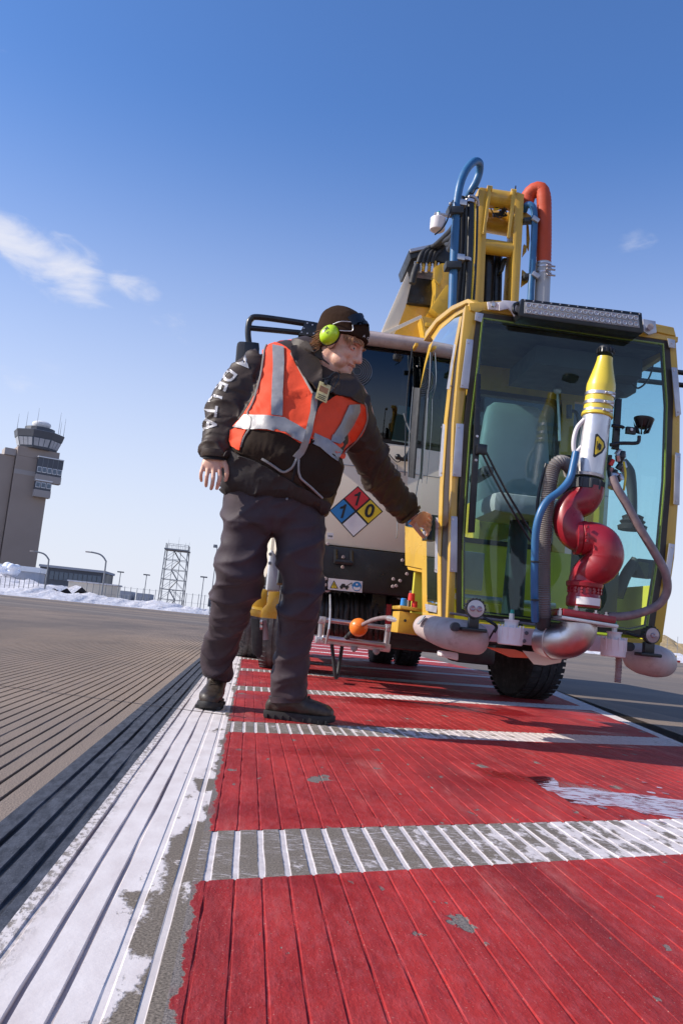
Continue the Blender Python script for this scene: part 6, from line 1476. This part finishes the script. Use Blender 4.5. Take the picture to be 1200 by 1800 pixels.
# left: grey fender, yellow step, mud guard
part('grey_fender', fp([(476,963),(487,980),(492,1020),(492,1040),(468,1038),(472,1000)], 6.5, .5, .02), M['steelgrey'], truck)
for u, v in ((475,974),(474,990)): mb = MB(); bolt(mb, P(u, v, 6.49), (0,-1,0), .015, .01); part('fender_bolt', mb, M['galv'], truck)
stp = part('step_tread', fp([(440,1070),(460,1074),(459,1086),(439,1082)], 6.45, .03, .003), M['yellow'], truck, label='folded yellow sheet step behind the legs')
part('step_side', fp([(460,1072),(469,1062),(472,1040),(492,1040),(486,1088),(459,1086)], 6.44, .02, .003), M['yellow'], stp)
part('step_back', fp([(441,1068),(441,1062),(449,1054),(451,1036),(470,1036),(469,1062),(459,1072)], 6.66, .012, .003), M['yellow_worn'], stp)
mb = MB(); mb.prism([P(440,1071,6.45), P(460,1075,6.45), P(462,1070,6.66), P(441,1067,6.66)], (0,0,.008), .001); part('step_plate', mb, M['yellow'], stp)
part('mud_flap', fp([(441,1086),(462,1090),(461,1150),(456,1158),(443,1148)], 6.95, .02, .004), M['rubber'], truck, label='black mud flap under the yellow step')
mb = MB(); mb.cyl(P(462,1090,7.0), P(463,1125,7.0), .03, .045, 12); part('steering_knuckle', mb, M['steelgrey'], truck)
mb = MB()
for v in (1094, 1103): mb.cyl(P(457,v,6.9), P(461,v,6.9), .02, .02, 8)
part('shackle', mb, M['alu'], truck)
# outer left tyre edge seen beyond the flap
wheel(-.005, 9.4, .44, .24, 4, 'left rear drive wheel at the far left behind the flap', 'tyre_grey')
# mirrors and guard rails
mb = MB(); mb.tube([P(441,625,TF-.1), P(436,590,TF-.1), P(437,570,TF-.1), P(441,561,TF-.1), P(452,557,TF-.1), P(500,563,TF-.1), P(552,571,TF-.1)], .022, 12, 6); mb.tube([P(437,576,TF-.1), P(490,581,TF-.1), P(540,586,TF-.1)], .020, 12, 2)
ma = part('mirror_arm', mb, M['black'], truck, label='black tubular mirror arm at the upper left')
mb = MB(); mb.prism(poly([(537,564),(558,566),(560,584),(556,592),(524,588),(530,578)], TF-.14), (0,.08,0), .006); pl = part('mounting_plate', mb, M['black'], ma)
for u, v in ((540,568),(549,571),(534,577),(530,584),(540,586),(551,586)): mb = MB(); bolt(mb, P(u, v, TF-.14), (0,-1,0), .007, .006); part('plate_bolt', mb, M['chrome'], pl)
mb = MB(); mb.prism(poly([(416,603),(420,598),(452,600),(456,606),(452,664),(446,672),(414,668),(411,660)], TF-.18), (0,.14,0), .02); part('mirror', mb, M['seat'] if 0 else simple('black_mirror_housing', (.045,.045,.05), .5), ma)
mb = MB(); mb.prism(poly([(430,600),(455,602),(456,612),(453,664),(446,668),(425,668)], TF-.19), (0,.02,0), .006); part('mirror_face', mb, M['black'], ma)
for v in (655, 677): mb = MB(); mb.tube([P(1120,v-9,TF+.1), P(1200,v,TF+.1), P(1260,v+6,TF+.1)], .020, 10, 2); part('mirror_arm', mb, M['black'], truck)
mb = MB(); mb.box(P(1234,716,TF+.0), (.22,.14,.42), None, .03); part('mirror', mb, M['black'], truck)
part('mirror_bracket', vb(xl-.1, xl+.2, TF-.1, TF+.3, wt-.20, wt-.16), M['black'], truck)

# --- roof turret and folded boom
YT = 7.6
tur = part('turret_side', fp([(716,477),(722,500),(712,540),(700,572),(690,592),(668,592),(672,578),(690,536)], YT-.5, .04, .004), M['cream'], truck, label='cream slanted side plate of the boom turret')
part('counterweight', fp([(718,484),(762,490),(764,538),(714,532)], YT-.35, .6, .03), M['black'], tur)
part('turret_floor', fp([(712,532),(764,538),(760,560),(752,612),(690,600),(694,575)], YT-.3, .5, .006), M['yellow'], tur, smooth=False)
part('gusset_web', fp([(655,592),(740,553),(742,558),(657,598)], YT-.52, .02, .002), M['cream'], tur, smooth=False)
part('gusset', fp([(741,555),(770,560),(756,598),(750,604)], YT-.50, .30, .004), M['yellow'], tur, smooth=False)
part('boom_pivot', fp([(766,472),(776,462),(790,462),(800,500),(796,545),(770,548),(764,530),(768,500)], YT-.55, .30, .01), M['yellow'], tur)
part('boom_pivot', fp([(757,540),(784,500),(800,500),(800,545),(770,552)], YT-.60, .30, .006), M['yellow_worn'], tur)
part('valve_cover', fp([(718,440),(726,436),(752,431),(790,425),(800,440),(796,466),(740,450),(722,455)], YT-.45, .55, .006), M['black'], tur)
part('cover_lid', fp([(720,437),(780,424),(800,424),(798,427),(760,434),(722,442)], YT-.48, .6, .002), M['aludull'], tur, smooth=False)
part('bracket', fp([(762,470),(776,462),(778,486),(772,500),(762,488)], YT-.60, .02, .003), M['yellow'], tur)
mb = MB(); mb.tube([P(728,462,YT-.5), P(775,468,YT-.5)], .018, 10, 0); part('manifold', mb, M['galv'], tur)
for i in range(8):
    u = 733+i*5.2; mb = MB(); c_ = P(u, 470+(i % 2)*3, YT-.52); mb.cyl(c_-Z*.03, c_+Z*.03, .015, .015, 8, .003); mb.cyl(c_+Z*.03, c_+Z*.06, .010, .010, 8); part('hose_fitting', mb, M['alu'] if i % 2 else M['yellow_worn'], tur)
for i, (u0, u1, v1) in enumerate(((735,800,390),(742,800,402),(750,798,415),(758,797,424))):
    hose([(u0,462,YT-.52),(u0+6,446,YT-.52),(u0+18,436,YT-.5),(u0+30,430-i*2,YT-.6),(u1-8,v1+14,6.3),(u1+3,v1-6,5.4)], .022, 'rubber', 'hydraulic_hose')
hose([(724,498,YT-.56),(728,480,YT-.56),(733,466,YT-.54)], .03, 'rubber', 'hydraulic_hose')
part('white_rod', fp([(748,566),(766,568),(766,574),(748,572)], YT-.54, .03, .003), M['yellow_worn'], tur)

YM = 5.25
def mbx(pts, d, Y=YM, mat='yellow', name='boom_beam', par=None, bev=.008, label=None): return part(name, fp(pts, Y, d, bev), M[mat], par or truck, label=label)
boom = mbx([(841,330),(845,328),(857,330),(858,336),(850,530),(842,700),(828,700),(833,528)], .16, label='folded yellow boom end above the cab')
mbx([(905,340),(909,336),(922,341),(921,345),(918,410),(912,526),(905,660),(893,660),(898,526)], .16, par=boom)
def cross(u0, v0, u1, v1, r, Y, mat='yellow', name='cross_tube', lip=True):
    a, b = P(u0, v0, Y), P(u1, v1, Y); mb = MB(); mb.cyl(a, b, r, r, 28); return part(name, mb, M[mat], boom)
cross(854,347,908,355,.062,YM+.08); cross(852,387,902,396,.080,YM+.24); cross(848,432,904,440,.050,YM+.05)
mbx([(858,330),(862,329),(863,340),(852,412),(848,410)], .012, YM-.04, par=boom, name='lug_plate', bev=.003); mbx([(900,334),(905,335),(906,346),(896,418),(891,417)], .012, YM-.04, par=boom, name='lug_plate', bev=.003)
for u, v in ((860,331),(902,337)): mb = MB(); a_ = P(u, v, YM); mb.cyl(a_-X*.016, a_+X*.016, .02, .02, 14); part('lug_boss', mb, M['yellow'], boom)
part('cylinder_barrel', (lambda m_: (m_.cyl(P(858,440,YM+.15), P(852,640,YM+.15), .046, .046, 20), m_)[1])(MB()), M['black'], boom)
part('cylinder_barrel', (lambda m_: (m_.cyl(P(873,440,YM+.2), P(868,640,YM+.2), .040, .040, 20), m_)[1])(MB()), M['black'], boom)
part('inner_strut', fp([(892,452),(898,452),(892,526),(890,640),(884,640),(887,526)], YM+.18, .05, .003), M['yellow_worn'], boom)
part('cable_tray', fp([(884,452),(892,452),(885,476),(877,478)], YM+.1, .1, .01), M['dark'], boom)
hose([(862,366,5.3),(868,376,5.28),(878,382,5.28),(889,374,5.3),(886,364,5.3)], .004, 'black', 'wire')
for i in range(10): u, v = random.uniform(870,890), random.uniform(364,380); mb = MB(); c_ = P(u, v, YM+.08); mb.cyl(c_-X*.02, c_+X*.02+Z*.01, .010, .008, 8, .002); part('plug_connector', mb, M['signyellow'] if i == 3 else M['black'], boom)
for v, dv in ((375,20),(482,20)):
    mbx([(918,v-9),(928,v),(934,v+4),(930,v+12),(916,v+22)], .02, YM+.06, par=boom, name='clamp_ear', bev=.004)
mbx([(921,428),(926,432),(925,442),(919,450)], .03, YM+.06, par=boom, name='clamp_ear', bev=.004)
mbx([(926,392),(929,396),(931,420),(929,440),(926,430)], .02, YM+.06, 'yellow_worn', 'edge_strip', boom, .002)
mb = MB(); mb.cyl(P(905,337,YM), P(906,326,YM), .006, .004, 6); part('antenna_stub', mb, M['black'], boom)
# hoses on the left of the boom
hose([(788,700,5.05),(790,620,5.05),(794,545,5.05),(797,460,5.05),(800,400,5.05),(802,360,5.05),(808,325,5.05),(818,300,5.07),(832,284,5.10),(842,286,5.15),(842,302,5.2),(836,320,5.22),(826,338,5.25),(822,350,5.3)], .026, 'blue', 'blue_hose', label='blue hose looping over the boom top', n=16)
for (u0, u1, r, mt) in ((807,800,.012,'black'),(812,803,.014,'rubber'),(819,810,.013,'dark'),(827,820,.024,'black'),(824,817,.010,'black'),(839,832,.008,'black'),(834,828,.007,'signyellow')):
    hose([(u1-6,640,5.12),(u1,535,5.12),(u0-2,440,5.10),(u0,345,5.10)], r, mt, 'boom_hose', boom)
hose([(822,348,5.1),(828,344,5.08),(838,350,5.08),(840,362,5.1)], .010, 'aludull', 'bent_pipe', boom); hose([(824,338,5.1),(830,340,5.1),(835,332,5.1),(840,330,5.12)], .006, 'black', 'wire', boom)
for u, v, w in ((800,372,.10),(796,468,.10)): mb = MB(); mb.box(P(u-1, v, 5.04), (w,.08,.045), Matrix.Rotation(rad(-8),3,'Y'), .006); part('hose_clamp', mb, M['dark'], boom); mb = MB(); mb.box(P(u+12, v-14, 5.06), (.05,.06,.04), None, .005); part('hose_clamp', mb, M['alu'], boom)
for u, v in ((825,355),(819,457)): mb = MB(); mb.lathe(P(u, v, 5.1)-Z*.012, Z, [(0,.030),(.002,.036),(.022,.036),(.024,.030)], 18); part('band_clamp', mb, M['chrome'], boom)
for v in (362, 468, 520): mb = MB(); mb.box(P(836 if v < 500 else 826, v, YM+.02), (.07,.03,.02), None, .003); part('standoff', mb, M['yellow_worn'] if v != 468 else M['alu'], boom)
mbx([(820,385),(834,386),(828,526),(812,526)], .04, YM+.12, 'yellow_worn', 'side_flange', boom, .004)
# white beacon sensor on its bracket
c_ = P(769,394,5.0); mb = MB(); mb.lathe(c_-Z*.048, Z, [(0,.030),(.01,.046),(.016,.048),(.085,.048),(.09,.044)], 24); bn = part('beacon_sensor', mb, M['plasticwhite'], truck, label='white cylindrical sensor hanging left of the boom')
mb = MB(); mb.cyl(c_+Z*.04, c_+Z*.075, .014, .014, 10); part('stem', mb, M['alu'], bn); mb = MB(); mb.cyl(c_+Z*.075, c_+Z*.085, .010, .008, 10); part('cap', mb, M['teal'], bn); mb = MB(); mb.box(P(777,377,5.02), (.10,.03,.012), None, .003); part('bracket', mb, M['aludull'], bn)
hose([(796,352,5.03),(791,368,5.0),(785,388,4.97),(776,402,4.95),(764,412,4.95)], .005, 'black', 'cable', bn); mb = MB(); mb.sph(P(792,358,5.02), .014, 10); part('gland', mb, M['galv'], bn)
# red hose, grey duct and right blue hose
hose([(925,358,5.32),(928,345,5.32),(938,334,5.30),(950,333,5.28),(955,346,5.27),(956,370,5.27),(956,420,5.27),(955,470,5.27)], .050, 'orangehose', 'suction_hose', n=22, corr=.022, label='fat red orange fabric hose arching over the right of the boom')
mb = MB(); mb.cyl(P(955,462,5.27), P(947,640,5.27), .050, .050, 24); dk = part('grey_duct', mb, M['steelgrey'], truck)
for v in (466,472,482): mb = MB(); mb.lathe(P(955,v,5.27)-Z*.004, Z, [(0,.050),(.001,.054),(.010,.054),(.011,.050)], 24); hc2 = part('hose_clamp', mb, M['chrome'], dk); mb = MB(); c_ = P(960,v,5.20); mb.cyl(c_, c_+X*.06, .008, .006, 8, .001); part('clamp_screw', mb, M['chrome'], hc2)
hose([(921,370,5.30),(926,360,5.26),(935,362,5.24),(939,378,5.24),(938,420,5.24),(935,470,5.24),(932,530,5.24),(930,640,5.24)], .022, 'blue', 'blue_hose', n=14, label='blue hose along the right side of the boom')
for v in (388, 486): mb = MB(); mb.box(P(930, v, 5.26), (.09,.06,.03), Matrix.Rotation(rad(-12),3,'Y'), .006); cl_ = part('hose_clamp', mb, M['dark'], boom); mb = MB(); mb.box(P(941,v-3,5.21), (.05,.02,.03), Matrix.Rotation(rad(28),3,'Y'), .003); part('clamp_cap', mb, M['aludull'], cl_)
# boom carries on down behind the operator cab to its mounting
part('cab_mount', vb(1.30, 1.66, 5.0, 5.5, .75, 1.3, .02), M['yellow_worn'], boom)
part('mount_arm', vb(1.38, 1.58, 4.9, 5.3, .55, .75, .02), M['yellow_worn'], boom)

# release any piece left without users, done
for me in list(bpy.data.meshes):
    if me.users == 0: bpy.data.meshes.remove(me)
